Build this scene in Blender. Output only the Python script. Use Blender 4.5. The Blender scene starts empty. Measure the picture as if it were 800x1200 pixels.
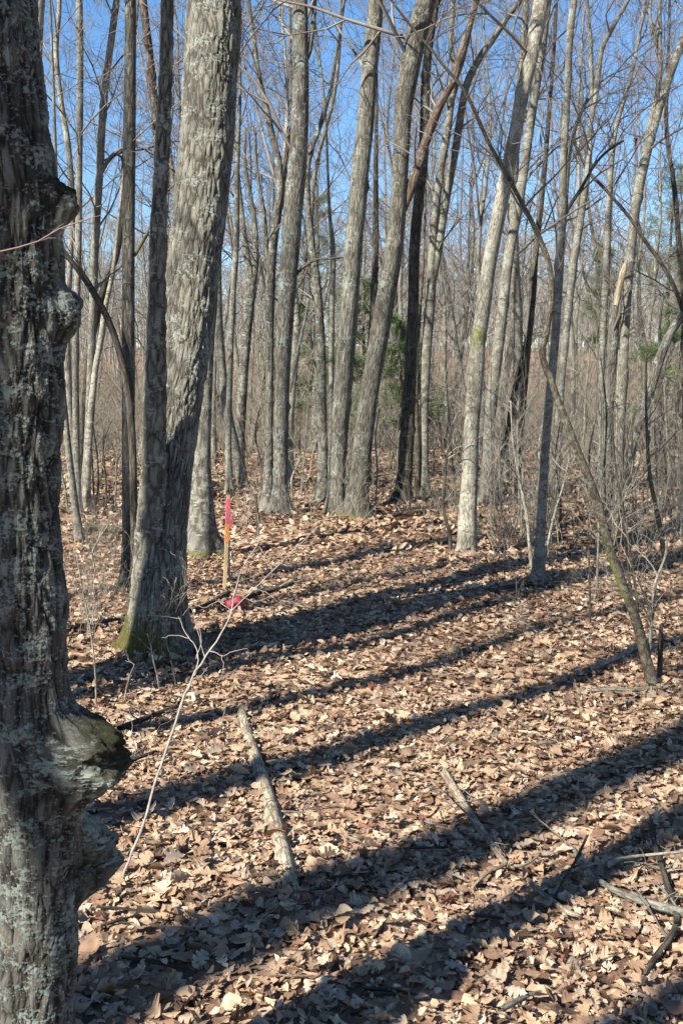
import bpy, math, random
import numpy as np
from mathutils import Vector

C = bpy.context.scene.collection
scene = bpy.context.scene

# ------------------------------------------------------------------ camera, sky, sun, exposure
F, HZ, CAMH = 1200.0, 450.0, 1.6            # focal length and horizon row in pixels of the 800x1200 photo, eye height
TH = math.atan((600 - HZ) / F)
cd = bpy.data.cameras.new('camera')
cd.sensor_fit = 'VERTICAL'; cd.sensor_height = 36; cd.lens = 36
cd.clip_start = 0.05; cd.clip_end = 2000
cam = bpy.data.objects.new('camera', cd); C.objects.link(cam)
cam.location = (0, 0, CAMH); cam.rotation_euler = (math.pi / 2 - TH, 0, 0)
scene.camera = cam

AZ, EL = math.radians(42), math.radians(41)   # shadows run at AZ from +X towards +Y
LX, LY = math.cos(AZ), math.sin(AZ)
w = bpy.data.worlds.new('World'); scene.world = w; w.use_nodes = True
nt = w.node_tree; bg = nt.nodes['Background']
sky = nt.nodes.new('ShaderNodeTexSky'); sky.sky_type = 'NISHITA'; sky.sun_disc = False
sky.sun_elevation = EL; sky.sun_rotation = math.atan2(-LX, -LY)
sky.air_density = 1.0; sky.dust_density = 0.2; sky.ozone_density = 4.0
hs = nt.nodes.new('ShaderNodeHueSaturation'); hs.inputs['Saturation'].default_value = 1.18
nt.links.new(sky.outputs[0], hs.inputs['Color']); nt.links.new(hs.outputs[0], bg.inputs[0]); bg.inputs[1].default_value = 0.082
sd = bpy.data.lights.new('sun', 'SUN'); sd.energy = 5.0; sd.angle = math.radians(0.53); sd.color = (1, 0.955, 0.885)
so = bpy.data.objects.new('sun', sd); C.objects.link(so)
so.rotation_euler = Vector((LX * math.cos(EL), LY * math.cos(EL), -math.sin(EL))).to_track_quat('-Z', 'Y').to_euler()
scene.view_settings.view_transform = 'Standard'; scene.view_settings.look = 'None'
scene.view_settings.exposure = 1.4; scene.view_settings.gamma = 1
scene.cycles.max_bounces = 5; scene.cycles.diffuse_bounces = 3; scene.cycles.glossy_bounces = 2
scene.cycles.transparent_max_bounces = 4

# ------------------------------------------------------------------ geometry helpers
def H(x, y):
    """height of the ground"""
    x = np.asarray(x, float); y = np.asarray(y, float)
    d = np.hypot(x, y)
    h = 0.018 * np.sin(1.7 * x + .6 * y + 1) + 0.016 * np.sin(-.9 * x + 1.9 * y) + 0.010 * np.sin(3.1 * x + 2.3 * y + 2) + .008 * np.sin(4.7 * y - 2.1 * x)
    h = h * np.clip(1.6 - d / 30, 0.3, 1) * 1.2
    t = np.clip((d - 20) / 16, 0, 1); h = h - 0.55 * t * t * (3 - 2 * t) * (1 - np.clip((d - 46) / 12, 0, 1))
    t = np.clip((d - 46) / 55, 0, 1); h = h + 4.6 * t * t * (3 - 2 * t)
    t = np.clip((d - 90) / 90, 0, 1); h = h + 3.0 * t * t * (3 - 2 * t)
    h = h + 0.25 * np.sin(.11 * x + 1) * np.sin(.09 * y) * np.clip((d - 14) / 30, 0, 1)
    return h

def ray(px, py):
    u = (600 - py) / F
    return np.array([(px - 400) / F, math.cos(TH) + u * math.sin(TH), -math.sin(TH) + u * math.cos(TH)])

def W(px, py, Y):
    r = ray(px, py); t = Y / r[1]
    return np.array([0, 0, CAMH]) + r * t, t

def G(px, py):
    r = ray(px, py); g = 0.0
    for _ in range(6):
        t = (g - CAMH) / r[2]; g = float(H(r[0] * t, r[1] * t))
    return np.array([r[0] * t, r[1] * t, g])

def mesh_np(name, verts, quads=None, tris=None, smooth=True):
    me = bpy.data.meshes.new(name)
    verts = np.ascontiguousarray(verts, np.float32)
    quads = np.zeros((0, 4), np.int32) if quads is None or len(quads) == 0 else np.asarray(quads, np.int32)
    tris = np.zeros((0, 3), np.int32) if tris is None or len(tris) == 0 else np.asarray(tris, np.int32)
    loops = np.concatenate([quads.ravel(), tris.ravel()])
    nq, n3 = len(quads), len(tris)
    me.vertices.add(len(verts)); me.vertices.foreach_set('co', verts.ravel())
    me.loops.add(len(loops)); me.loops.foreach_set('vertex_index', loops)
    me.polygons.add(nq + n3)
    ls = np.concatenate([np.arange(nq) * 4, nq * 4 + np.arange(n3) * 3]).astype(np.int32)
    me.polygons.foreach_set('loop_start', ls)
    me.polygons.foreach_set('use_smooth', np.full(nq + n3, smooth, bool))
    me.update(calc_edges=True); me.validate()
    return me

def attr(me, name, typ, data):
    a = me.attributes.new(name, typ, 'POINT')
    key = {'FLOAT': 'value', 'FLOAT_VECTOR': 'vector', 'FLOAT_COLOR': 'color'}[typ]
    a.data.foreach_set(key, np.ascontiguousarray(data, np.float32).ravel())

def link(name, me, mat, parent=None):
    o = bpy.data.objects.new(name, me); C.objects.link(o)
    if mat is not None and not me.materials: me.materials.append(mat)
    if parent is not None: o.parent = parent
    return o

def tag(o, label=None, cat=None, group=None, kind=None):
    if label: o['label'] = label
    if cat: o['category'] = cat
    if group: o['group'] = group
    if kind: o['kind'] = kind
    return o

def empty(name, loc, label, cat, group=None):
    o = bpy.data.objects.new(name, None); C.objects.link(o); o.empty_display_size = .1
    o.location = [float(v) for v in loc]
    return tag(o, label, cat, group)

def spline(P, n):
    """Catmull-Rom through the rows of P, n samples, roughly even along it"""
    P = np.asarray(P, float)
    if len(P) < 3:
        t = np.linspace(0, 1, n)[:, None]; return P[0] * (1 - t) + P[-1] * t
    Q = np.vstack([2 * P[0] - P[1], P, 2 * P[-1] - P[-2]])
    seg = np.linalg.norm(np.diff(P[:, :3], axis=0), axis=1); cum = np.concatenate([[0], np.cumsum(seg)])
    s = np.linspace(0, cum[-1], n); k = np.clip(np.searchsorted(cum, s, side='right') - 1, 0, len(P) - 2)
    t = ((s - cum[k]) / np.maximum(seg[k], 1e-9))[:, None]
    a, b, c, d = Q[k], Q[k + 1], Q[k + 2], Q[k + 3]
    return 0.5 * (2 * b + (c - a) * t + (2 * a - 5 * b + 4 * c - d) * t * t + (3 * b - a - 3 * c + d) * t ** 3)

def frames(P):
    T = np.gradient(P, axis=0); T /= np.linalg.norm(T, axis=1)[:, None]
    ref = np.tile(np.array([0., 1., 0.]), (len(P), 1))
    ref[np.abs(T[:, 1]) > .9] = (1, 0, 0)
    U = np.cross(ref, T); U /= np.linalg.norm(U, axis=1)[:, None]
    V = np.cross(T, U)
    return T, U, V

def sweep(P, R, sides, step, shape=None, cap=True, moss=None, org=None):
    """one smooth tube; shape(s, height, theta) multiplies the radius; stores the bark coordinates"""
    PR = np.column_stack([np.asarray(P, float), R])
    L = np.linalg.norm(np.diff(PR[:, :3], axis=0), axis=1).sum()
    n = max(6, int(L / step))
    S = spline(PR, n); Pc, Rc = S[:, :3], np.maximum(S[:, 3], .0008)
    T, U, V = frames(Pc)
    th = np.arange(sides) / sides * 2 * math.pi
    s = np.concatenate([[0], np.cumsum(np.linalg.norm(np.diff(Pc, axis=0), axis=1))])
    rr = Rc[:, None] * np.ones((1, sides))
    hh = Pc[:, 2:3] - (0 if org is None else org[2])
    if shape is not None: rr = rr * shape(s[:, None], hh, th[None, :])
    v = Pc[:, None, :] + rr[..., None] * (np.cos(th)[None, :, None] * U[:, None, :] + np.sin(th)[None, :, None] * V[:, None, :])
    r0 = float(np.median(Rc)); bc = np.zeros((n, sides, 3))
    bc[..., 0] = np.cos(th) * r0; bc[..., 1] = np.sin(th) * r0; bc[..., 2] = s[:, None]
    i = np.arange(n - 1)[:, None] * sides; j = np.arange(sides)[None, :]; j2 = (j + 1) % sides
    q = np.stack([i + j, i + j2, i + sides + j2, i + sides + j], -1).reshape(-1, 4)
    v = v.reshape(-1, 3); bc = bc.reshape(-1, 3)
    tr = None
    if cap:
        v = np.vstack([v, Pc[-1:] + T[-1:] * Rc[-1] * .6]); bc = np.vstack([bc, [[0, 0, s[-1]]]])
        b = (n - 1) * sides
        tr = np.stack([b + np.arange(sides), b + (np.arange(sides) + 1) % sides, np.full(sides, len(v) - 1)], -1)
    mo = np.zeros(len(v))
    if moss is not None:
        mo[:n * sides] = moss(np.broadcast_to(hh, (n, sides)), np.broadcast_to(th[None, :], (n, sides))).ravel()
    if org is not None: v = v - np.asarray(org)
    me = mesh_np('tube', v, q, tr)
    attr(me, 'bco', 'FLOAT_VECTOR', bc); attr(me, 'mossv', 'FLOAT', mo)
    return me

def tubes(lines, org=(0, 0, 0)):
    """many thin tubes into one mesh: lines = [(points, radii, sides)]"""
    gr = {}
    for p, r, sd_ in lines: gr.setdefault((len(p), sd_), []).append((p, r))
    VV, QQ, off = [], [], 0
    for (n, k), it in gr.items():
        P = np.array([a for a, _ in it], float); R = np.array([b for _, b in it], float)
        m = len(it)
        T = np.gradient(P, axis=1); T /= np.linalg.norm(T, axis=2, keepdims=True) + 1e-9
        ref = np.zeros_like(T); ref[..., 0] = .31; ref[..., 1] = .95
        U = np.cross(ref, T); U /= np.linalg.norm(U, axis=2, keepdims=True) + 1e-9
        V = np.cross(T, U)
        th = np.arange(k) / k * 2 * math.pi
        v = P[:, :, None, :] + R[:, :, None, None] * (np.cos(th)[:, None] * U[:, :, None, :] + np.sin(th)[:, None] * V[:, :, None, :])
        base = off + np.arange(m)[:, None, None] * n * k
        i = np.arange(n - 1)[None, :, None] * k; j = np.arange(k)[None, None, :]; j2 = (j + 1) % k
        QQ.append(np.stack([base + i + j, base + i + j2, base + i + k + j2, base + i + k + j], -1).reshape(-1, 4))
        VV.append(v.reshape(-1, 3)); off += m * n * k
    return np.vstack(VV) - np.asarray(org, float), np.vstack(QQ)

def grow(out, rng, p, d, L, r, lev, maxlev, trop=.05, wig=.16, dens=.8, rmin=.0016, spread=(.5, 1.05)):
    n = 6 if lev == 0 else (5 if lev == 1 else 4)
    seg = L / n; pts = [tuple(p)]; rad = [r]
    x, y, z = p; dx, dy, dz = d
    for i in range(n):
        dx += rng.gauss(0, wig); dy += rng.gauss(0, wig); dz += rng.gauss(0, wig * .8) + trop
        m = math.sqrt(dx * dx + dy * dy + dz * dz); dx /= m; dy /= m; dz /= m
        x += dx * seg; y += dy * seg; z += dz * seg
        rr = max(rmin, r * (1 - .8 * (i + 1) / n)); pts.append((x, y, z)); rad.append(rr)
        if lev < maxlev and i < n:
            for _ in range(2 if dens > 1.2 else 1):
                if rng.random() < dens:
                    a = rng.uniform(*spread)
                    ux, uy, uz = rng.gauss(0, 1), rng.gauss(0, 1), rng.gauss(0, 1)
                    dt = ux * dx + uy * dy + uz * dz; ux -= dt * dx; uy -= dt * dy; uz -= dt * dz
                    m = math.sqrt(ux * ux + uy * uy + uz * uz) + 1e-6; ca, sa = math.cos(a), math.sin(a) / m
                    cdv = (dx * ca + ux * sa, dy * ca + uy * sa, dz * ca + uz * sa)
                    grow(out, rng, (x, y, z), cdv, L * rng.uniform(.32, .62) * (1 - .35 * i / n), max(rmin, rr * .68), lev + 1, maxlev, trop, wig, dens, rmin, spread)
    out.append((pts, rad, 5 if lev == 0 and r > .01 else (4 if r > .006 else 3)))

# ------------------------------------------------------------------ materials
def mat(name):
    m = bpy.data.materials.new(name); m.use_nodes = True
    n = m.node_tree.nodes; b = n['Principled BSDF']
    b.inputs['Roughness'].default_value = .9; b.inputs['Specular IOR Level'].default_value = .2
    return m, m.node_tree, b

def N(nt, typ, **kw):
    n = nt.nodes.new(typ)
    for k, v in kw.items():
        if k.startswith('i_'): n.inputs[k[2:]].default_value = v
        else: setattr(n, k, v)
    return n

def mixc(nt, fac, a, b, mode='MIX'):
    m = nt.nodes.new('ShaderNodeMix'); m.data_type = 'RGBA'; m.blend_type = mode
    for sock, v in ((m.inputs[0], fac), (m.inputs[6], a), (m.inputs[7], b)):
        if hasattr(v, 'is_linked'): nt.links.new(v, sock)
        else: sock.default_value = v if isinstance(v, (int, float)) else (*v, 1)
    return m.outputs[2]

def math_(nt, op, a, b=0.0, c=None, clamp=False):
    m = nt.nodes.new('ShaderNodeMath'); m.operation = op; m.use_clamp = clamp
    for k, v in enumerate((a, b, c)):
        if v is None: continue
        if hasattr(v, 'is_linked'): nt.links.new(v, m.inputs[k])
        else: m.inputs[k].default_value = v
    return m.outputs[0]

def maprange(nt, v, a, b, c=0.0, d=1.0):
    m = nt.nodes.new('ShaderNodeMapRange'); nt.links.new(v, m.inputs[0])
    for k, x in enumerate((a, b, c, d)): m.inputs[k + 1].default_value = x
    return m.outputs[0]

def bark(name, light, dark, scale=30, stretch=.25, bump=.02, lichen=.3, lcol=(.40, .44, .40), moss_h=0.0, warp=.02, disp=False,
         patch=0.0, patchcol=(.30, .20, .12), mosscol=(.075, .085, .018), width=.32, spots=90, furrow=.13):
    light, dark, lcol, patchcol = [tuple(c * k for c in v) for v, k in ((light, .60), (dark, .42), (lcol, .66), (patchcol, .58))]
    light, lcol = [(c[0] * .97, c[1], c[2] * .93) for c in (light, lcol)]
    m, nt, b = mat(name)
    at = N(nt, 'ShaderNodeAttribute', attribute_name='bco')
    wn = N(nt, 'ShaderNodeTexNoise', i_Scale=scale * .35, i_Detail=3.0)
    mp0 = N(nt, 'ShaderNodeMapping'); mp0.inputs['Scale'].default_value = (1, 1, .5)
    nt.links.new(at.outputs['Vector'], mp0.inputs[0]); nt.links.new(mp0.outputs[0], wn.inputs['Vector'])
    vm = N(nt, 'ShaderNodeVectorMath', operation='MULTIPLY_ADD'); nt.links.new(wn.outputs['Color'], vm.inputs[0])
    vm.inputs[1].default_value = (warp, warp, warp * 1.5); nt.links.new(at.outputs['Vector'], vm.inputs[2])
    mp = N(nt, 'ShaderNodeMapping'); mp.inputs['Scale'].default_value = (1, 1, stretch); nt.links.new(vm.outputs[0], mp.inputs[0])
    vo = N(nt, 'ShaderNodeTexVoronoi', feature='DISTANCE_TO_EDGE', i_Scale=scale); nt.links.new(mp.outputs[0], vo.inputs['Vector'])
    vf = N(nt, 'ShaderNodeTexVoronoi', feature='DISTANCE_TO_EDGE', i_Scale=scale * 2.3); 
    mp2 = N(nt, 'ShaderNodeMapping'); mp2.inputs['Scale'].default_value = (1, 1, stretch * 1.3); nt.links.new(vm.outputs[0], mp2.inputs[0]); nt.links.new(mp2.outputs[0], vf.inputs['Vector'])
    plate = N(nt, 'ShaderNodeTexVoronoi', feature='F1', i_Scale=scale); nt.links.new(mp.outputs[0], plate.inputs['Vector'])
    fn = N(nt, 'ShaderNodeTexNoise', i_Scale=spots * 1.6, i_Detail=6.0, i_Roughness=.7); nt.links.new(at.outputs['Vector'], fn.inputs['Vector'])
    mpf = N(nt, 'ShaderNodeMapping'); mpf.inputs['Scale'].default_value = (1, 1, min(1, stretch * .8)); nt.links.new(vm.outputs[0], mpf.inputs[0])
    fib = N(nt, 'ShaderNodeTexNoise', i_Scale=scale * 2.6, i_Detail=8.0, i_Roughness=.76); nt.links.new(mpf.outputs[0], fib.inputs['Vector'])
    gap = N(nt, 'ShaderNodeTexNoise', i_Scale=scale * .45, i_Detail=3.0); nt.links.new(mp.outputs[0], gap.inputs['Vector'])
    dd = math_(nt, 'ADD', vo.outputs['Distance'], math_(nt, 'MULTIPLY', math_(nt, 'SUBTRACT', fib.outputs['Fac'], .5), .45))
    dd = math_(nt, 'ADD', dd, math_(nt, 'MULTIPLY', math_(nt, 'SUBTRACT', gap.outputs['Fac'], .5), .42))
    r1 = maprange(nt, dd, 0, width)
    mpl = N(nt, 'ShaderNodeMapping'); mpl.inputs['Scale'].default_value = (1, 1, furrow); nt.links.new(vm.outputs[0], mpl.inputs[0])
    lf0 = N(nt, 'ShaderNodeTexNoise', i_Scale=scale * .95, i_Detail=2.5, i_Roughness=.5); nt.links.new(mpl.outputs[0], lf0.inputs['Vector'])
    ab = math_(nt, 'ABSOLUTE', math_(nt, 'SUBTRACT', lf0.outputs['Fac'], .5))
    r2 = maprange(nt, math_(nt, 'ADD', ab, math_(nt, 'MULTIPLY', math_(nt, 'SUBTRACT', fib.outputs['Fac'], .5), .06)), .004, .06)
    gx = N(nt, 'ShaderNodeSeparateColor'); nt.links.new(plate.outputs['Color'], gx.inputs[0])
    hgt = math_(nt, 'ADD', math_(nt, 'MULTIPLY', r1, .42), math_(nt, 'MULTIPLY', r2, .24))
    hgt = math_(nt, 'ADD', hgt, math_(nt, 'MULTIPLY', fn.outputs['Fac'], .16))
    hgt = math_(nt, 'ADD', hgt, math_(nt, 'MULTIPLY', fib.outputs['Fac'], .50))
    hgt = math_(nt, 'SUBTRACT', hgt, .10)
    hgt = math_(nt, 'ADD', hgt, math_(nt, 'MULTIPLY', gx.outputs[0], .22))
    # bark plates, lichen, moss; cracks darkened, part pigment, part painted furrow shade
    col = mixc(nt, math_(nt, 'MULTIPLY', maprange(nt, r1, .0, .55, .22, 1), maprange(nt, r2, 0, .8, .35, 1)), dark, light)
    pv = maprange(nt, gx.outputs[1], 0, 1, .78, 1.12)
    vv = N(nt, 'ShaderNodeVectorMath', operation='SCALE'); nt.links.new(col, vv.inputs[0]); nt.links.new(pv, vv.inputs['Scale'])
    bn = N(nt, 'ShaderNodeTexNoise', i_Scale=spots * .1, i_Detail=4.0); nt.links.new(mp0.outputs[0], bn.inputs['Vector'])
    v2 = N(nt, 'ShaderNodeVectorMath', operation='SCALE'); nt.links.new(vv.outputs[0], v2.inputs[0])
    nt.links.new(maprange(nt, bn.outputs['Fac'], .3, .7, .74, 1.22), v2.inputs['Scale'])
    v3 = N(nt, 'ShaderNodeVectorMath', operation='SCALE'); nt.links.new(v2.outputs[0], v3.inputs[0])
    nt.links.new(maprange(nt, math_(nt, 'ADD', math_(nt, 'MULTIPLY', fn.outputs['Fac'], .5), math_(nt, 'MULTIPLY', fib.outputs['Fac'], .5)), .36, .64, .68, 1.3), v3.inputs['Scale'])
    col = v3.outputs[0]
    if patch:
        pn = N(nt, 'ShaderNodeTexNoise', i_Scale=spots * .07, i_Detail=4.0, i_Roughness=.6); nt.links.new(mp0.outputs[0], pn.inputs['Vector'])
        col = mixc(nt, math_(nt, 'MULTIPLY', maprange(nt, pn.outputs['Fac'], .60 - patch * .2, .70 - patch * .2), .75), col, patchcol)
    if lichen:
        ln = N(nt, 'ShaderNodeTexNoise', i_Scale=spots * .35, i_Detail=8.0, i_Roughness=.75); nt.links.new(at.outputs['Vector'], ln.inputs['Vector'])
        lb = N(nt, 'ShaderNodeTexNoise', i_Scale=spots * .06, i_Detail=2.0); nt.links.new(at.outputs['Vector'], lb.inputs['Vector'])
        lf = math_(nt, 'ADD', ln.outputs['Fac'], math_(nt, 'MULTIPLY', math_(nt, 'SUBTRACT', lb.outputs['Fac'], .5), .5))
        lf = maprange(nt, lf, .61 - lichen * .18, .65 - lichen * .18)
        lf = math_(nt, 'MULTIPLY', lf, .85)
        col = mixc(nt, lf, col, lcol)
        hgt = math_(nt, 'ADD', hgt, math_(nt, 'MULTIPLY', lf, .13))
    sx = N(nt, 'ShaderNodeSeparateXYZ'); nt.links.new(at.outputs['Vector'], sx.inputs[0])
    mv = N(nt, 'ShaderNodeAttribute', attribute_name='mossv')
    mn = N(nt, 'ShaderNodeTexNoise', i_Scale=spots * .4, i_Detail=6.0, i_Roughness=.7); nt.links.new(at.outputs['Vector'], mn.inputs['Vector'])
    mh = maprange(nt, sx.outputs[2], 0, max(moss_h, .001), 1, 0) if moss_h else None
    ms = mv.outputs['Fac'] if mh is None else math_(nt, 'ADD', mv.outputs['Fac'], mh)
    mf = maprange(nt, math_(nt, 'ADD', ms, math_(nt, 'MULTIPLY', mn.outputs['Fac'], .9)), .72, .98)
    mc = mixc(nt, maprange(nt, fn.outputs['Fac'], .35, .65), mosscol, tuple(c * 2.1 for c in mosscol))
    col = mixc(nt, mf, col, mc)
    hgt = math_(nt, 'ADD', hgt, math_(nt, 'MULTIPLY', mf, .15))
    nt.links.new(col, b.inputs['Base Color'])
    if disp:
        dn = N(nt, 'ShaderNodeDisplacement', i_Midlevel=.75, i_Scale=bump); nt.links.new(hgt, dn.inputs['Height'])
        nt.links.new(dn.outputs[0], nt.nodes['Material Output'].inputs['Displacement']); m.displacement_method = 'BOTH'
    else:
        bp = N(nt, 'ShaderNodeBump', i_Strength=1.0, i_Distance=bump); nt.links.new(hgt, bp.inputs['Height'])
        nt.links.new(bp.outputs[0], b.inputs['Normal'])
    return m

M = {}
M['near'] = bark('near_bark', (.25, .232, .205), (.038, .028, .021), scale=50, stretch=.20, bump=.014, lichen=.48, lcol=(.42, .46, .42), disp=True, warp=.004, patch=.08, patchcol=(.19, .135, .095), width=.30, spots=420, mosscol=(.018, .018, .007))
M['oak'] = bark('oak_bark', (.375, .345, .29), (.13, .10, .075), scale=33, stretch=.23, bump=.021, lichen=.28, lcol=(.50, .51, .45), disp=True, warp=.009, moss_h=.16, mosscol=(.062, .055, .016), width=.34, spots=150)
M['grey'] = bark('grey_bark', (.36, .335, .285), (.15, .12, .09), scale=36, stretch=.14, bump=.014, lichen=.3, lcol=(.46, .46, .40), moss_h=.30, warp=.011, mosscol=(.075, .07, .02))
M['greydark'] = bark('dark_grey_bark', (.27, .25, .21), (.12, .095, .07), scale=36, stretch=.18, bump=.014, lichen=.22, lcol=(.36, .36, .31), moss_h=.30, warp=.009, mosscol=(.075, .07, .02))
M['mid'] = bark('mid_bark', (.31, .285, .245), (.13, .10, .08), scale=38, stretch=.16, bump=.012, lichen=.3, moss_h=.12, warp=.010)
M['dark'] = bark('dark_bark', (.18, .15, .12), (.07, .055, .045), scale=34, stretch=.15, bump=.012, lichen=.15, lcol=(.25, .25, .21), warp=.01)
M['pale'] = bark('pale_bark', (.52, .47, .385), (.30, .25, .19), scale=34, stretch=.35, bump=.006, lichen=.4, lcol=(.52, .49, .42), warp=.02, width=.12, patch=.35, patchcol=(.25, .205, .15))
M['smooth'] = bark('smooth_bark', (.33, .30, .25), (.22, .19, .15), scale=46, stretch=.4, bump=.005, lichen=.5, lcol=(.40, .395, .34), warp=.02, width=.15, patch=.3, patchcol=(.20, .16, .12))
M['broken'] = bark('dead_wood', (.30, .22, .17), (.13, .085, .06), scale=30, stretch=.12, bump=.012, lichen=.12, warp=.01, patch=.5, patchcol=(.14, .07, .045))
M['log'] = bark('log_wood', (.70, .57, .43), (.36, .26, .18), scale=60, stretch=.10, bump=.006, lichen=.5, lcol=(.24, .17, .115), warp=.02, width=.2)
M['green'] = bark('mossy_sapling_bark', (.22, .18, .13), (.11, .085, .06), scale=60, stretch=.4, bump=.004, lichen=.35, lcol=(.30, .29, .22), warp=.012, mosscol=(.08, .09, .018))
M['splinter'] = bark('fresh_split_wood', (.78, .64, .46), (.40, .27, .16), scale=50, stretch=.05, bump=.006, lichen=0, warp=.02)

def twigmat(name, c1, c2):
    m, nt, b = mat(name)
    c1 = tuple(c * .60 for c in c1); c2 = tuple(c * .74 for c in c2)
    g = N(nt, 'ShaderNodeNewGeometry'); n = N(nt, 'ShaderNodeTexNoise', i_Scale=1.7, i_Detail=3.0); nt.links.new(g.outputs['Position'], n.inputs['Vector'])
    nt.links.new(mixc(nt, maprange(nt, n.outputs['Fac'], .35, .65), c1, c2), b.inputs['Base Color'])
    return m
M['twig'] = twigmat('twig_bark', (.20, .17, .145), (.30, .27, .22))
M['twigred'] = twigmat('red_twig_bark', (.25, .16, .135), (.30, .23, .19))
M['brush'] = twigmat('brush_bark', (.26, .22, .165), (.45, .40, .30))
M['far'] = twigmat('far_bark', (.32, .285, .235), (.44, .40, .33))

m, nt, b = mat('dead_leaves'); M['leaf'] = m
ca = N(nt, 'ShaderNodeAttribute', attribute_name='leafcol')
gm = N(nt, 'ShaderNodeNewGeometry'); ln = N(nt, 'ShaderNodeTexNoise', i_Scale=55.0, i_Detail=4.0); nt.links.new(gm.outputs['Position'], ln.inputs['Vector'])
sc = N(nt, 'ShaderNodeVectorMath', operation='SCALE'); nt.links.new(ca.outputs['Color'], sc.inputs[0]); nt.links.new(maprange(nt, ln.outputs['Fac'], .3, .7, .76, 1.2), sc.inputs['Scale'])
nt.links.new(sc.outputs[0], b.inputs['Base Color']); b.inputs['Roughness'].default_value = .62; b.inputs['Specular IOR Level'].default_value = .3
tl = N(nt, 'ShaderNodeBsdfTranslucent'); nt.links.new(sc.outputs[0], tl.inputs[0])
mx = N(nt, 'ShaderNodeMixShader', i_Fac=.14); nt.links.new(b.outputs[0], mx.inputs[1]); nt.links.new(tl.outputs[0], mx.inputs[2])
nt.links.new(mx.outputs[0], nt.nodes['Material Output'].inputs['Surface'])

m, nt, b = mat('forest_floor'); M['ground'] = m
gm = N(nt, 'ShaderNodeNewGeometry')
wn = N(nt, 'ShaderNodeTexNoise', i_Scale=14.0, i_Detail=3.0); nt.links.new(gm.outputs['Position'], wn.inputs['Vector'])
va = N(nt, 'ShaderNodeVectorMath', operation='MULTIPLY_ADD'); nt.links.new(wn.outputs['Color'], va.inputs[0]); va.inputs[1].default_value = (.05, .05, .05); nt.links.new(gm.outputs['Position'], va.inputs[2])
vo = N(nt, 'ShaderNodeTexVoronoi', i_Scale=13.0); nt.links.new(va.outputs[0], vo.inputs['Vector'])
sp = N(nt, 'ShaderNodeSeparateColor'); nt.links.new(vo.outputs['Color'], sp.inputs[0])
cr = N(nt, 'ShaderNodeValToRGB'); nt.links.new(sp.outputs[0], cr.inputs[0])
els = cr.color_ramp.elements; els[0].position = 0; els[0].color = (.06, .038, .025, 1); els[1].position = 1; els[1].color = (.40, .275, .175, 1)
e = els.new(.35); e.color = (.17, .105, .065, 1); e = els.new(.7); e.color = (.29, .19, .12, 1)
bn = N(nt, 'ShaderNodeTexNoise', i_Scale=.35, i_Detail=5.0); nt.links.new(gm.outputs['Position'], bn.inputs['Vector'])
sc = N(nt, 'ShaderNodeVectorMath', operation='SCALE'); nt.links.new(cr.outputs[0], sc.inputs[0]); nt.links.new(maprange(nt, bn.outputs['Fac'], .3, .7, .7, 1.1), sc.inputs['Scale'])
nt.links.new(sc.outputs[0], b.inputs['Base Color'])
bp = N(nt, 'ShaderNodeBump', i_Strength=1.0, i_Distance=.03); nt.links.new(math_(nt, 'ADD', vo.outputs['Distance'], math_(nt, 'MULTIPLY', sp.outputs[1], .8)), bp.inputs['Height']); nt.links.new(bp.outputs[0], b.inputs['Normal'])

m, nt, b = mat('pond_water'); M['water'] = m
b.inputs['Base Color'].default_value = (.03, .04, .045, 1); b.inputs['Roughness'].default_value = .08; b.inputs['Specular IOR Level'].default_value = .6
nn = N(nt, 'ShaderNodeTexNoise', i_Scale=3.0, i_Detail=3.0); bp = N(nt, 'ShaderNodeBump', i_Strength=.25, i_Distance=.05)
nt.links.new(nn.outputs['Fac'], bp.inputs['Height']); nt.links.new(bp.outputs[0], b.inputs['Normal'])

def flat(name, c, rough=.8, var=.15, sc_=40.0, transl=0):
    m, nt, b = mat(name); b.inputs['Roughness'].default_value = rough
    g = N(nt, 'ShaderNodeNewGeometry'); n = N(nt, 'ShaderNodeTexNoise', i_Scale=sc_, i_Detail=5.0); nt.links.new(g.outputs['Position'], n.inputs['Vector'])
    nt.links.new(mixc(nt, maprange(nt, n.outputs['Fac'], .3, .7), tuple(x * (1 - var) for x in c), tuple(min(1, x * (1 + var)) for x in c)), b.inputs['Base Color'])
    return m
M['needle'] = flat('pine_needles', (.10, .155, .05), .6, .3, 6.0)
M['ribbon'] = flat('pink_tape', (.54, .12, .15), .4, .25, 90)
M['paint'] = flat('orange_paint', (.58, .24, .07), .7, .35, 120)
M['lath'] = flat('lath_wood', (.40, .29, .16), .8, .3, 100)
M['red'] = flat('red_plastic', (.25, .04, .055), .5, .3, 30)
M['rod'] = flat('pale_rod', (.27, .23, .19), .8, .3)

# ------------------------------------------------------------------ setting: ground, pond
rs = np.concatenate([np.arange(0.3, 12, .14), np.arange(12, 40, .5), np.arange(40, 200, 3), [220, 260, 320, 420, 600, 900]])
an = np.linspace(0, 2 * math.pi, 361)[:-1]
X = rs[:, None] * np.cos(an); Y = rs[:, None] * np.sin(an); Z = H(X, Y)
gv = np.stack([X, Y, Z], -1).reshape(-1, 3); k = 360
i = np.arange(len(rs) - 1)[:, None] * k; j = np.arange(k)[None, :]; j2 = (j + 1) % k
gq = np.stack([i + j, i + k + j, i + k + j2, i + j2], -1).reshape(-1, 4)
gv = np.vstack([gv, [[0, 0, float(H(0, 0))]]]); gt = np.stack([np.full(k, len(gv) - 1), np.arange(k), (np.arange(k) + 1) % k], -1)
tag(link('ground', mesh_np('ground', gv, gq, gt), M['ground']), kind='structure')

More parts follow.
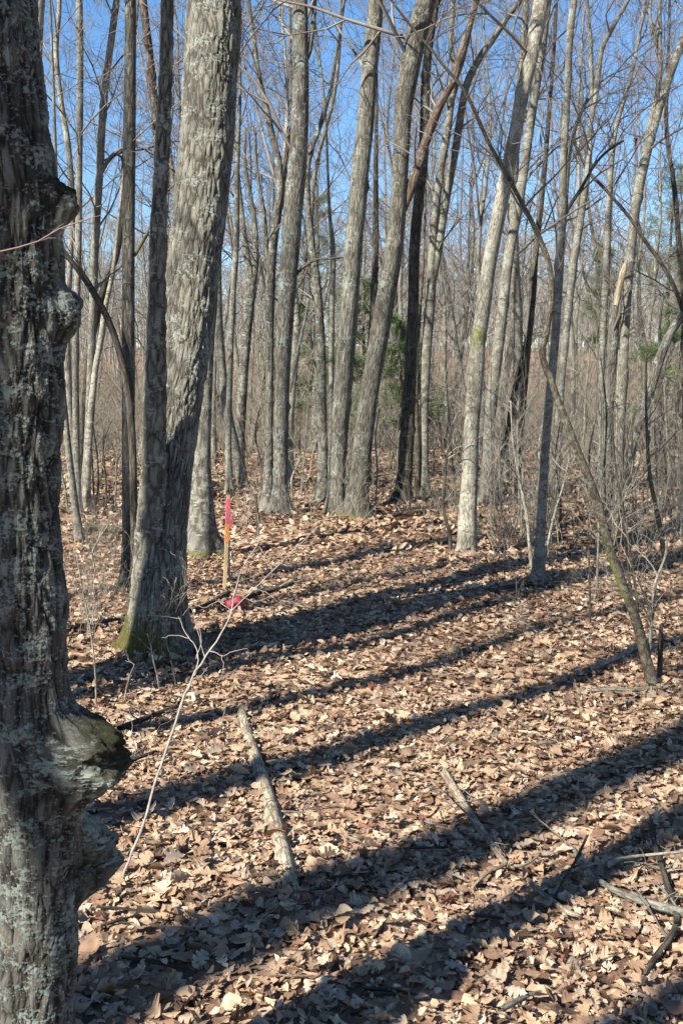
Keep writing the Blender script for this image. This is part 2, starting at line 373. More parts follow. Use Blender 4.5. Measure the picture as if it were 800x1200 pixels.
def pond(cx, cy, a, b_, z):
    t = np.linspace(0, 2 * math.pi, 49)[:-1]; rr = 1 + .15 * np.sin(3 * t + cx) + .08 * np.sin(5 * t)
    ring = np.stack([cx + a * rr * np.cos(t), cy + b_ * rr * np.sin(t), np.full(48, z)], -1)
    v = np.vstack([ring, [[cx, cy, z]]]); tr = np.stack([np.arange(48), (np.arange(48) + 1) % 48, np.full(48, 48)], -1)
    tag(link('water', mesh_np('water', v, None, tr, False), M['water']), kind='structure')
pond(-9, 41, 5.5, 2.2, -.42); pond(9, 43, 6.5, 1.8, -.40)

# ------------------------------------------------------------------ leaf litter (stuff)
rs_ = np.random.RandomState(5)
def leafshape(kind, rr):
    if kind == 'oak':
        yo = [0, .10, .17, .26, .33, .40, .50, .57, .64, .74, .80, .87, .95, 1.0]
        xo = [.008, .03, .17, .19, .07, .28, .32, .11, .31, .29, .12, .18, .11, .0]
        up = [0, 0, .02, .05, .0, .03, .07, 0, .04, .06, 0, .02, .02, 0]
    elif kind == 'white':
        yo = [0, .12, .20, .28, .36, .44, .52, .59, .66, .75, .81, .88, .95, 1.0]; xo = [.008, .04, .13, .16, .10, .20, .23, .13, .24, .25, .17, .21, .15, .05]; up = [0] * 14
    elif kind == 'oval':
        yo = [0, .08, .2, .35, .5, .65, .8, .92, 1.0]; xo = [.01, .12, .22, .28, .29, .26, .18, .08, 0]; up = [0] * 9
    else:
        yo = [0, .3, .6, 1.0]; xo = [.05, .26, .22, .0]; up = [0] * 4
    yo = np.array(yo) + 0; xo = np.array(xo); up = np.array(up); n = len(yo)
    xl = xo * (1 + rr.normal(0, .14, n)); xr = xo * (1 + rr.normal(0, .14, n))
    mid = np.stack([np.zeros(n), yo, np.zeros(n)], -1)
    L = np.stack([-xl, yo + up, np.zeros(n)], -1); R = np.stack([xr, yo + up, np.zeros(n)], -1)
    v = np.vstack([mid, L, R]); v[:, 1] -= .5
    c1, c2, tw, b = rr.uniform(-.3, .95), rr.uniform(-.3, .55), rr.normal(0, .35), rr.normal(0, .15)
    x, y = v[:, 0].copy(), v[:, 1].copy()
    fq, fp = rr.uniform(6, 13), rr.uniform(0, 6)
    z = c1 * x * x * 2.2 + c2 * y * y * .8 + tw * x * y * 1.4 + b * x + .022 * np.sin(fq * x + fp) * np.cos(fq * y * .8 + fp) + rr.normal(0, .010, len(v)) + rr.uniform(.0, .3) * np.abs(x)
    v[:, 2] = z; v[:, 0] *= 1 - .25 * min(1, abs(c1))
    if rr.rand() < .35:                   # torn: part of the blade missing or folded over
        cut = rr.uniform(-.05, .3); mk = v[:, 1] > cut; v[mk, 1] = cut + (v[mk, 1] - cut) * rr.uniform(.1, .45); v[mk, 2] += (v[mk, 1] - cut) * rr.uniform(-1, 1.2)
    if rr.rand() < .35:
        sd1 = v[:, 0] > 0 if rr.rand() < .5 else v[:, 0] < 0; v[sd1, 2] += np.abs(v[sd1, 0]) * rr.uniform(.5, 1.3); v[sd1, 0] *= rr.uniform(.35, .7)
    a = np.arange(n - 1)
    q = np.vstack([np.stack([a, a + 1, n + a + 1, n + a], -1), np.stack([a + 1, a, 2 * n + a, 2 * n + a + 1], -1)])
    return v, q

def rotm(yaw, tx, ty):
    cy, sy = np.cos(yaw), np.sin(yaw); cx, sx = np.cos(tx), np.sin(tx); cz, sz = np.cos(ty), np.sin(ty)
    O, I = np.zeros_like(yaw), np.ones_like(yaw)
    Rz = np.stack([cy, -sy, O, sy, cy, O, O, O, I], -1).reshape(-1, 3, 3)
    Rx = np.stack([I, O, O, O, cx, -sx, O, sx, cx], -1).reshape(-1, 3, 3)
    Ry = np.stack([cz, O, sz, O, I, O, -sz, O, cz], -1).reshape(-1, 3, 3)
    return Rz @ Rx @ Ry

PAL = np.array([(.40, .280, .190), (.35, .235, .155), (.46, .35, .255), (.29, .185, .122), (.40, .315, .245), (.20, .122, .082), (.32, .25, .20), (.12, .072, .052), (.22, .10, .07), (.54, .44, .34)])
PAL = PAL * np.array([.97, .95, .86])
PW = np.array([.19, .18, .10, .17, .09, .13, .07, .07, .010, .02]); PW /= PW.sum()
def scatter(shapes, pos, size, tilt, rr):
    VV, QQ, CC, off = [], [], [], 0
    which = rr.randint(0, len(shapes), len(pos))
    for s_, (v, q) in enumerate(shapes):
        I = np.where(which == s_)[0]; m = len(I)
        if not m: continue
        R = rotm(rr.uniform(0, 6.283, m), rr.normal(0, tilt, m), rr.normal(0, tilt, m))
        fl = np.where(rr.rand(m) < .5, -1, 1)
        vv = v[None] * size[I][:, None, None]; vv = vv.copy(); vv[..., 2] *= fl[:, None]
        P = np.einsum('mij,mkj->mki', R, vv) + pos[I][:, None, :]
        lo = P[..., 2].min(1) - pos[I][:, 2]
        VV.append(P.reshape(-1, 3)); QQ.append((off + np.arange(m)[:, None, None] * len(v) + q[None]).reshape(-1, 4)); off += m * len(v)
        c = PAL[rr.choice(len(PAL), m, p=PW)] * rr.uniform(.8, 1.15, m)[:, None]
        CC.append(np.repeat(np.column_stack([c, np.ones(m)]), len(v), 0))
    return np.vstack(VV), np.vstack(QQ), np.vstack(CC)

def wedge(y0, y1, dens, rr, pad=1.1, k=.37):
    w1 = k * y1 + pad; n = int(2 * w1 * (y1 - y0) * dens)
    y = rr.uniform(y0, y1, n); x = rr.uniform(-w1, w1, n); ok = np.abs(x) < k * y + pad
    return x[ok], y[ok]
hi = [leafshape('oak', rs_) for _ in range(44)] + [leafshape('white', rs_) for _ in range(22)] + [leafshape('oval', rs_) for _ in range(16)]
hi2 = hi
lo = [leafshape('oval', rs_) for _ in range(5)] + [leafshape('scrap', rs_) for _ in range(8)]
scrap = [leafshape('scrap', rs_) for _ in range(12)]
AV, AQ, AC, off = [], [], [], 0
for (y0, y1, dens, sh, s0, s1, tilt, zz) in ((1.3, 5.2, 900, hi, .036, .082, .17, .030), (1.3, 5.2, 1400, scrap, .010, .040, .42, .036), (5.2, 9.5, 560, hi2, .040, .085, .22, .034), (5.2, 9.5, 420, scrap, .018, .05, .6, .042),
                                     (9.5, 17, 210, lo, .065, .12, .40, .04), (17, 32, 45, lo, .09, .16, .45, .05)):
    x, y = wedge(y0, y1, dens, rs_, 1.1 if y1 < 17 else 2)
    z = H(x, y) + rs_.uniform(.004, 1, len(x)) ** 1.4 * zz + (rs_.rand(len(x)) < .03) * .02
    v, q, c = scatter(sh, np.stack([x, y, z], -1), rs_.uniform(s0, s1, len(x)) * (1 + .25 * (rs_.rand(len(x)) < .1)), tilt, rs_)
    AV.append(v); AQ.append(q + off); AC.append(c); off += len(v)
ex = []
for _ in range(80):                      # leaves blown over the half-buried log
    f = rs_.rand() ** .6; p = G(284 + 62 * f + rs_.normal(0, 6 + 4 * f), 842 + 262 * f); ex.append((p[0], p[1], p[2] + rs_.uniform(.018, .045) * (1 if rs_.rand() < .5 else .5)))
for (bx, by, br) in ((184, 772, .27), (163, 775, .2), (238, 652, .20), (330, 604, .22), (394, 604, .22), (418, 608, .24), (470, 591, .2), (547, 649, .17), (630, 684, .10), (765, 808, .07), (94, 638, .10), (150, 692, .10), (316, 600, .15)):
    c = G(bx, by)                        # leaves drifted against the trunks
    for _ in range(int(70 + br * 700)):
        a = rs_.uniform(0, 6.283); d_ = br * (.5 + 1.1 * rs_.rand()); x_, y_ = c[0] + d_ * math.cos(a), c[1] + d_ * math.sin(a)
        ex.append((x_, y_, float(H(x_, y_)) + .02 + .09 * max(0, 1.25 - d_ / br) * br / .2 * rs_.rand()))
ex = np.array(ex); v, q, c = scatter(hi, ex, rs_.uniform(.04, .085, len(ex)), .38, rs_); AV.append(v); AQ.append(q + off); AC.append(c); off += len(v)
v = np.vstack(AV); me = mesh_np('leaf_litter', v, np.vstack(AQ)); attr(me, 'leafcol', 'FLOAT_COLOR', np.vstack(AC))
tag(link('leaf_litter', me, M['leaf']), 'dry tan and brown oak leaves covering the forest floor', 'leaf litter', kind='stuff')

# ------------------------------------------------------------------ trees
def flare(amount, hgt=.16, lobes=4, ph=0., rough=.05, seed=0):
    r_ = np.random.RandomState(seed); p1, p2, p3 = r_.uniform(0, 6.28, 3)
    kn = [(r_.uniform(.4, 6), r_.uniform(0, 6.28), r_.uniform(.10, .38), r_.uniform(.02, .05), r_.uniform(.25, .5)) for _ in range(14)] if rough > .035 else []
    def f(s, h, t):
        e = np.exp(-np.maximum(h, 0) / hgt)
        k = 0
        for (kh, kt, ka, ks, kw) in kn: k = k + ka * np.exp(-((h - kh) / ks) ** 2 - (((t - kt + math.pi) % (2 * math.pi) - math.pi) / kw) ** 2)
        return 1 + k + e * amount * (1 + .55 * np.cos(lobes * t + ph) + .35 * np.sin((lobes - 1) * t + p1)) + rough * (np.sin(2 * t + p1 + h * .9) * .6 + np.sin(3 * t + p2 - h * 1.7) * .5 + np.sin(t + h * 3.1 + p3) * .5)
    return f

def px_path(pts, Y):
    """photo pixels (x, y, width) -> centre points and radii at distance Y (number or function of the row)"""
    P, R = [], []
    for (x, y, w_) in pts:
        p, t = W(x, y, Y(y) if callable(Y) else Y); P.append(p); R.append(w_ / F * t / 2)
    return P, R

def extend(P, R, top, rng):
    P = [np.array(p) for p in P]; R = list(R)
    d = P[-1] - P[-2]; d /= np.linalg.norm(d)
    while P[-1][2] < top:
        d = d + np.array([rng.gauss(0, .05), rng.gauss(0, .05), .10]); d /= np.linalg.norm(d)
        rem = max(.15, (top - P[-1][2]) / max(top, 1)); st = 1.1
        P.append(P[-1] + d * st); R.append(max(.012, R[-1] * (1 - .9 * st / max(top - P[-1][2] + 1.5 + st, 2))))
    return P, R

def crownlines(P, R, rng, h0, n, length, ang=(.5, 1.1), lev=3, dens=.75, rmin=.0016, rscale=.2):
    out = []; P = np.array(P); R = np.array(R)
    zs = P[:, 2]; top = zs[-1]
    for _ in range(n):
        z = rng.uniform(h0, top) if rng.random() < .85 else top * .98
        k_ = int(np.clip(np.searchsorted(zs, z), 1, len(P) - 1)); t = (z - zs[k_ - 1]) / max(zs[k_] - zs[k_ - 1], 1e-6); t = min(max(t, 0), 1)
        p = P[k_ - 1] * (1 - t) + P[k_] * t; r = R[k_ - 1] * (1 - t) + R[k_] * t
        a = rng.uniform(0, 6.283); el = rng.uniform(*ang); rel = (z - h0) / max(top - h0, .1)
        L = length * rng.uniform(.5, 1.15) * (1 - .45 * rel)
        grow(out, rng, p, (math.cos(a) * math.cos(el), math.sin(a) * math.cos(el), math.sin(el)), L, max(rmin * 1.5, min(r * .7, r * rscale + .004)), 0, lev, .055, .21, dens, rmin)
    return out

def tree(name, label, cat, pts, m, Y=None, top=11, group=None, flare_=.55, fh=.17, sides=28, step=.06, limbs=(), twigs=14, h0=3.2, tl=2.0, lev=3, dens=.78,
         seed=1, tm='twig', limbmat=None, topcut=False, moss=None, fh_lobes=4, extra_shape=None, rough=.05, rmin=.0018):
    rng = random.Random(seed)
    g = G(pts[0][0], pts[0][1]); Yb = g[1] if Y is None else (Y(pts[0][1]) if callable(Y) else Y)
    P, R = px_path(pts, Yb if Y is None else Y)
    base = np.array([P[0][0], P[0][1], float(H(P[0][0], P[0][1]))])
    P[0] = base.copy(); P.insert(0, base - np.array([0, 0, .12])); R.insert(0, R[0] * 1.05)
    if not topcut: P, R = extend(P, R, top, rng)
    e = empty(name, base, label, cat, group)
    shp = flare(flare_, fh, fh_lobes, seed, rough, seed)
    f = shp if extra_shape is None else (lambda s, h, t: shp(s, h, t) * extra_shape(s, h, t))
    link('trunk', sweep(P, R, sides, step, f, True, moss, base), M[m], e)
    lines = []
    for lb in limbs:
        lp, lw = lb['pts'], lb.get('Y', Yb if Y is None else Y)
        LP, LR = px_path(lp, lw)
        if lb.get('ext'): LP, LR = extend(LP, LR, lb['ext'], rng)
        link('limb', sweep(LP, LR, max(8, sides // 2), step, flare(0, .1, 3, 0, .07, seed + 7), True, None, base), M[lb.get('m', m)], e)
        if lb.get('tw', 5):
            lines += crownlines(LP[1:] if LP[-1][2] > LP[0][2] else LP[::-1], LR[1:] if LP[-1][2] > LP[0][2] else LR[::-1], rng, min(LP[0][2], LP[-1][2]) + .2, lb.get('tw', 5), tl * .7, lev=lev - 1, dens=dens, rmin=rmin)
    if twigs: lines += crownlines(P, R, rng, h0, int(twigs * 1.45) if sides >= 28 else twigs, tl, lev=lev, dens=dens, rmin=rmin)
    if lines:
        v_, q_ = tubes(lines, base); link('crown', mesh_np('crown', v_, q_), M[tm], e)
    return e, P, R

# --- nearest tree, left edge of the frame, with three burls
def burls(s, h, t):
    r = np.ones(np.broadcast(s, h, t).shape)
    def bump(hc, up, dn, amp, ang, sa):
        d = h - hc; sg = np.where(d > 0, up, dn); da = np.abs((t - ang + math.pi) % (2 * math.pi) - math.pi)
        return amp * np.exp(-(np.abs(d) / sg) ** 3.2) * np.exp(-(da / sa) ** 2.6)
    m = np.zeros_like(r)
    for a in BURL: m = m + bump(*a)
    lum = np.sin(h * 95 + t * 3) * np.sin(t * 7 + h * 30) + .6 * np.sin(h * 170 - t * 11) * np.sin(t * 13 + 1) + .4 * np.sin(h * 310 + t * 21 + 2)
    ring = np.sin(h * 140 + 2.5 * np.sin(t * 3 + h * 20))
    return r + m * (1 + .07 * lum + .05 * ring)
def zrow(py, Y=1.95): return W(70, py, Y)[0][2]
zr = zrow
# theta = 0 points to the right of the picture
BURL = [(zr(224), .024, .045, .50, 0, .45), (zr(345), .030, .055, .46, .05, .45), (zr(452), .03, .05, .08, 0, .5), (zr(868), .062, .085, 1.12, -.15, .75), (zr(880), .10, .12, .25, 0, .9), (zr(1015), .085, .060, 1.35, .80, .55), (zr(690), .05, .05, .06, 0, .6)]
def t0moss(h, t):
    z = lambda y: zr(y)
    g = lambda hc, s: np.exp(-((h - hc) / s) ** 2)
    side = np.exp(-(np.abs((t + math.pi) % (2 * math.pi) - math.pi) / .9) ** 2)
    return .75 * g(z(212), .03) * side + .8 * g(z(858), .075) * side + .5 * g(z(1010), .08) * side + .35 * g(z(470), .12) * (1 - side)
t0 = [(36, 1406, 104), (40, 1300, 98), (41, 1200, 92), (45, 1100, 92), (46, 1040, 92), (45, 960, 92), (43, 900, 94), (37, 820, 90), (33, 740, 88), (30, 650, 86), (26, 560, 84), (27, 450, 90),
      (26, 380, 92), (25, 300, 92), (21, 240, 92), (13, 180, 92), (6, 120, 88), (2, 60, 84), (-2, 0, 82)]
t0b = [(0, 295, 2.4), (22, 290, 2.2), (45, 283, 2.0), (70, 268, 1.6), (112, 254, 1.0)]
e, _, _ = tree('lichen_tree', 'closest trunk, cut off by the left edge, lichen-crusted rough bark with dark mossy burls', 'tree', t0, 'near', Y=1.95, top=7.5, flare_=.25, sides=440, step=.0017, twigs=6, h0=3.4, tl=1.3,
     seed=3, moss=lambda h, t: .8 * t0moss(h, t), extra_shape=burls, rough=.035)
LP, LR = px_path(t0b, 1.80)
lines = [(LP, LR, 5)]
for (a, b_) in (((70, 268), (120, 252)), ((60, 273), (75, 262)), ((70, 268), (98, 271)), ((45, 283), (66, 279))):
    P2, R2 = px_path([(a[0], a[1], 1.3), ((a[0] + b_[0]) / 2 + 2, (a[1] + b_[1]) / 2 - 2, 1.0), (b_[0], b_[1], .6)], 1.80); lines.append((P2, R2, 4))
LP0, LR0 = px_path([(10, 302, 3), (0, 295, 2.4)], 1.83); lines.append(([LP0[0] + np.array([0, .12, -.02]), LP0[1], LP[0]], [LR0[0], LR0[1], LR[0]], 5))
v_, q_ = tubes(lines, e.location); link('twig', mesh_np('twig', v_, q_), M['twigred'], e)

# --- twin oak at centre left
big = [(184, 775, 80), (185, 752, 72), (187, 700, 62), (192, 600, 57), (203, 500, 57), (217, 400, 59), (228, 300, 62), (234, 250, 63), (239, 200, 63), (243, 150, 63), (245, 100, 63), (251, 0, 64)]
small = [(163, 775, 44), (165, 745, 38), (170, 700, 33), (176, 620, 31), (180, 560, 29), (182, 480, 27), (183, 400, 24), (184, 350, 21), (184, 300, 20), (187, 230, 18), (189, 200, 18), (192, 140, 17), (194, 100, 17), (196, 0, 15)]
GY = G(184, 768)[1]
ybig = lambda y: GY + .03 + max(0, 700 - y) / 700 * .95
e, P, R = tree('twin_oak', 'thick furrowed oak left of the stake, mossy foot, thin second stem joined low', 'tree', big, 'oak', Y=ybig, top=12, flare_=.30, fh=.13, sides=230, step=.0052, twigs=16, h0=6.5, tl=2.4,
        seed=11, fh_lobes=5, rough=.03, moss=lambda h, t: .72 * np.exp(-(h / .28) ** 2) * (.5 - .5 * np.cos(t - .9)))
SP, SR = px_path(small, lambda y: GY - .03 + .07 * min(1, max(0, (y - 430) / 200)))
SP.insert(0, SP[0] - np.array([0, 0, .12])); SR.insert(0, SR[0]); SP, SR = extend(SP, SR, 9, random.Random(4))
link('second_stem', sweep(SP, SR, 150, .0052, flare(.25, .12, 3, 2, .03, 5), True, lambda h, t: .95 * np.exp(-(h / .36) ** 2) * (.55 - .45 * np.cos(t - .7)), np.array(e.location)), M['oak'], e)

# --- traced trees: (name, label, material, path, options)
T = tree
T('grey_tree', 'straight grey trunk just behind the twin oak, half hidden by it, before the stake', 'tree', [(238, 652, 36), (237, 620, 29), (237, 600, 27), (237, 550, 21), (238, 500, 19), (241, 450, 16), (244, 400, 14), (249, 350, 12), (253, 250, 11), (256, 100, 9), (258, 0, 8)], 'grey', seed=12, twigs=10, h0=4)
T('slim_tree', 'slim dark straight tree between the left clump and the twin oak', 'tree', [(150, 692, 15), (150, 640, 13), (150, 560, 14), (151, 450, 15), (151, 350, 14), (151, 250, 14), (152, 150, 14), (153, 50, 13), (153, 0, 13)], 'greydark', seed=13, twigs=12, h0=4.2,
  limbs=[dict(pts=[(158, 300, 3), (172, 275, 4), (180, 258, 3), (190, 225, 2), (196, 205, 1.5)], tw=2), dict(pts=[(150, 210, 2), (140, 180, 3), (127, 190, 3), (121, 202, 2)], tw=1)])
T('leaning_sapling', 'dark sapling arching to the upper left from beside the slim tree', 'sapling', [(157, 694, 9), (158, 640, 9), (157, 600, 9), (156, 540, 9), (153, 480, 9), (147, 440, 9), (138, 405, 8), (127, 375, 8), (115, 352, 8), (102, 330, 8), (90, 314, 7), (75, 295, 6), (60, 272, 5), (42, 240, 4)], 'dark', topcut=True, seed=14, twigs=5, h0=2.0, tl=.7, lev=2, flare_=.1)
LC = 'left clump of young trees'
T('young_tree', 'bent pale stem nearest the big lichen tree in the left clump', 'tree', [(94, 638, 10), (88, 590, 8), (82, 540, 8), (76, 480, 7), (72, 420, 6), (70, 300, 5), (66, 200, 4)], 'smooth', seed=15, twigs=6, top=6, group=LC)
T('young_tree', 'straight pale stem in the left clump, upright beside the lichen tree burl', 'tree', [(91, 602, 10), (90, 540, 8), (89, 480, 8), (89, 400, 8), (92, 300, 8), (93, 200, 8), (94, 100, 8), (93, 0, 8)], 'smooth', seed=16, twigs=12, group=LC, h0=3)
T('young_tree', 'wavy grey-white stem in the left clump, curling near its top', 'tree', [(90, 592, 9), (87, 540, 8), (82, 480, 9), (79, 420, 9), (79, 370, 8), (83, 300, 7), (85, 240, 7), (80, 170, 7), (72, 120, 6), (66, 60, 6), (70, 0, 5)], 'pale', seed=17, twigs=12, group=LC, h0=3)
T('young_tree', 'dark twisting stem of the left clump ending in a knobby elbow', 'tree', [(93, 588, 8), (96, 520, 8), (101, 460, 8), (106, 410, 8), (116, 360, 8), (127, 325, 8), (136, 300, 8), (141, 268, 9), (143, 240, 5), (144, 200, 4), (150, 120, 3)], 'dark', seed=18, twigs=8, group=LC, h0=3)
T('young_tree', 'rightmost light stem of the left clump, leaning right', 'tree', [(101, 598, 9), (103, 550, 8), (106, 500, 8), (111, 440, 7), (118, 400, 7), (124, 360, 6), (133, 315, 5), (139, 260, 4), (150, 150, 3)], 'pale', seed=19, twigs=8, group=LC, h0=3)
T('young_tree', 'tall grey stem in the left clump with curved side branch, against blue sky', 'tree', [(99, 594, 10), (104, 500, 9), (108, 400, 9), (111, 300, 9), (114, 250, 9), (117, 200, 9), (120, 140, 9), (125, 90, 8), (131, 45, 8), (137, 0, 8)], 'smooth', seed=20, twigs=14, group=LC, h0=3,
  limbs=[dict(pts=[(119, 205, 2), (124, 192, 4), (134, 180, 4), (146, 173, 3), (160, 172, 2), (178, 176, 1.5)], tw=2)])
T('young_tree', 'pale trunk top seen right beside the lichen tree at the upper left', 'tree', [(58, 598, 14), (52, 500, 14), (47, 380, 13), (44, 250, 12), (43, 120, 12), (44, 60, 12), (47, 0, 13)], 'pale', seed=21, twigs=8, h0=4)
T('young_tree', 'pale broken-barked stem between slim tree and twin oak, leaning left near the top', 'tree', [(205, 588, 10), (202, 480, 10), (198, 380, 10), (192, 280, 9), (186, 200, 9), (181, 120, 9), (176, 70, 9), (168, 0, 9)], 'broken', seed=22, twigs=12, h0=4)
# centre left
T('tall_tree', 'tall grey trunk right of the stake with a small high fork, touching a darker twin', 'tree', [(330, 604, 27), (329, 580, 19), (329, 540, 17), (330, 480, 17), (333, 400, 19), (338, 320, 21), (342, 260, 22), (348, 200, 21), (351, 150, 20), (352, 100, 19), (352, 50, 18), (352, 0, 17)], 'mid', seed=30, twigs=16, h0=4, tl=2.4,
  limbs=[dict(pts=[(353, 78, 5), (361, 64, 7), (365, 45, 6), (368, 15, 6), (371, -10, 5)], ext=7.5), dict(pts=[(345, 325, 3), (356, 312, 4), (372, 304, 3), (390, 303, 2.5), (402, 302, 2)], tw=0)])
T('dark_tree', 'dark forking tree pressed against the left of a grey trunk, pale upper left fork', 'tree', [(315, 600, 18), (315, 570, 13), (315, 540, 10), (316, 480, 8), (316, 400, 10), (317, 330, 11), (320, 285, 11), (325, 250, 11), (329, 222, 9), (326, 190, 9), (319, 160, 8), (312, 128, 8), (304, 95, 7), (299, 60, 6), (294, 25, 6), (291, 0, 5)], 'mid', seed=31, twigs=12, h0=3.5,
  limbs=[dict(pts=[(327, 232, 5), (333, 200, 5), (338, 165, 5), (344, 140, 4), (350, 110, 3)], m='dark'), dict(pts=[(317, 318, 6), (312, 285, 6), (309, 250, 6), (305, 225, 5), (300, 190, 4), (299, 150, 3)])])
T('forked_tree', 'grey tree with a wide Y fork left of the dark forking tree', 'tree', [(281, 560, 12), (282, 500, 11), (286, 430, 11), (291, 370, 12), (294, 335, 11), (289, 300, 8), (285, 265, 6), (281, 225, 5), (276, 180, 4), (270, 130, 3)], 'mid', seed=32, twigs=10, h0=3.5,
  limbs=[dict(pts=[(294, 345, 7), (299, 320, 7), (300, 290, 7), (297, 250, 6), (292, 225, 5), (287, 190, 4), (288, 150, 3)])])
T('thin_tree', 'thin pale upright tree just right of the twin oak, behind the stake', 'tree', [(268, 575, 8), (268, 500, 7), (270, 420, 7), (273, 350, 7), (277, 280, 7), (278, 200, 6), (281, 100, 4)], 'smooth', seed=33, twigs=10, h0=3.5)
T('crooked_tree', 'crooked grey tree with a dark lower trunk between two tall grey trunks', 'tree', [(377, 588, 15), (378, 560, 12), (378, 520, 11), (377, 480, 11), (376, 420, 11), (374, 370, 10), (370, 320, 9), (365, 285, 8), (361, 240, 7), (360, 200, 7), (366, 172, 6), (374, 150, 6), (382, 125, 5), (390, 90, 4)], 'mid', seed=34, twigs=12, h0=3.5,
  limbs=[dict(pts=[(340, 460, 3), (347, 420, 3.5), (355, 385, 3.5), (362, 350, 3)], tw=0)])
T('thin_tree', 'thin light stem close against the left of the paired big trunk', 'tree', [(387, 575, 7), (388, 500, 6), (388, 400, 7), (390, 300, 6), (386, 250, 4), (384, 200, 3), (380, 120, 3)], 'smooth', seed=35, twigs=8, h0=3.5)
T('tall_tree', 'left of the two big grey trunks that touch at their mossy feet', 'tree', [(394, 604, 27), (394, 585, 22), (395, 550, 20), (398, 500, 21), (402, 450, 22), (406, 400, 21), (410, 350, 20), (413, 300, 20), (418, 250, 20), (422, 200, 20), (427, 150, 20), (431, 100, 19), (436, 50, 19), (440, 0, 18)], 'grey', seed=36, twigs=16, h0=5, tl=2.4, flare_=.3)
T('thin_tree', 'thin upright tree seen in the gap between the two big grey trunks', 'tree', [(430, 570, 8), (432, 500, 8), (434, 420, 8), (438, 350, 8), (440, 280, 7), (440, 200, 6), (441, 130, 4), (441, 60, 3)], 'dark', seed=37, twigs=6, h0=4.5)
T('tall_tree', 'right of the two big touching trunks, curving right, with a dead red-brown side limb', 'tree', [(418, 608, 33), (418, 595, 27), (421, 560, 23), (425, 520, 22), (430, 480, 22), (436, 440, 22), (443, 400, 23), (451, 350, 23), (460, 300, 22), (466, 250, 20), (469, 200, 19), (471, 165, 19), (472, 130, 21), (476, 100, 23), (482, 70, 23), (489, 40, 23), (495, 15, 23), (499, 0, 23)], 'greydark', seed=38, twigs=16, h0=5, tl=2.4, flare_=.3,
  limbs=[dict(pts=[(472, 248, 8), (480, 222, 12), (488, 198, 12), (497, 170, 11), (506, 145, 11), (516, 122, 10), (526, 104, 9), (534, 92, 8)], m='broken', tw=3),
         dict(pts=[(532, 98, 6), (538, 72, 12), (545, 48, 10), (551, 25, 8), (558, 0, 8)], m='broken', ext=7, tw=4)])
T('dark_tree', 'dark trunk with a flared foot right of the two big grey trunks', 'tree', [(470, 591, 23), (472, 575, 18), (475, 540, 17), (477, 500, 17), (480, 450, 15), (482, 400, 14), (484, 350, 13), (485, 300, 13), (489, 250, 12), (494, 200, 12), (497, 150, 11), (498, 100, 10), (503, 50, 9), (511, 0, 9)], 'dark', seed=39, twigs=12, h0=4, flare_=.4)
T('forked_tree', 'slender light grey tree that forks into two long parallel stems right of the dark trunk', 'tree', [(497, 582, 11), (497, 540, 10), (497, 480, 10), (499, 420, 12), (503, 360, 13), (504, 330, 13), (506, 300, 11), (510, 250, 10), (516, 200, 9), (524, 150, 9), (529, 115, 8), (534, 95, 7), (528, 50, 6), (530, 0, 6)], 'smooth', seed=40, twigs=12, h0=4,
  limbs=[dict(pts=[(505, 335, 9), (512, 300, 10), (519, 255, 10), (527, 210, 10), (535, 165, 10), (541, 125, 9), (548, 95, 9), (562, 68, 8), (580, 42, 7), (596, 18, 6), (610, 0, 6)], ext=7.5)])
T('thin_tree', 'thin curved tan stem at the foot of the slender forked tree', 'tree', [(488, 583, 6), (489, 530, 6), (487, 480, 6), (488, 420, 5), (492, 360, 4), (496, 300, 3)], 'green', seed=41, twigs=6, h0=3, top=5)
T('pale_tree', 'smooth whitish trunk with a dark knot standing clear at centre right', 'tree', [(547, 649, 24), (547, 635, 22), (548, 600, 21), (550, 560, 19), (552, 500, 18), (556, 450, 19), (560, 400, 18), (566, 360, 18), (571, 320, 17), (578, 280, 17), (586, 240, 17), (594, 200, 17), (603, 160, 16), (610, 120, 16), (619, 80, 17), (627, 40, 18), (634, 0, 18)], 'pale', seed=42, twigs=14, h0=4, sides=64, step=.02, flare_=.18,
  moss=lambda h, t: .45 * np.exp(-((h - 2.05) / .18) ** 2) + .25 * np.exp(-((h - 1.1) / .05) ** 2))
T('tall_tree', 'tall straight grey trunk directly behind the whitish one', 'tree', [(571, 590, 18), (571, 560, 14), (573, 500, 13), (578, 450, 13), (584, 400, 13), (590, 350, 12), (596, 300, 12), (605, 250, 12), (613, 200, 11), (620, 150, 11), (628, 100, 10), (636, 50, 9), (642, 0, 8)], 'smooth', seed=43, twigs=14, h0=4)
T('dead_tree', 'leaning dark dead snag behind the two trunks right of centre', 'snag', [(578, 580, 9), (587, 540, 8), (595, 500, 8), (603, 460, 8), (611, 425, 7), (617, 398, 5)], 'dark', seed=44, topcut=True, twigs=3, h0=2.2, tl=.6)
T('thin_tree', 'thin dark vertical tree rising through the branches right of the whitish trunk', 'tree', [(606, 585, 6), (611, 500, 6), (617, 420, 7), (624, 350, 7), (627, 300, 7), (633, 240, 7), (638, 190, 6), (643, 130, 5), (648, 70, 4), (652, 0, 3)], 'dark', seed=45, twigs=10, h0=4)
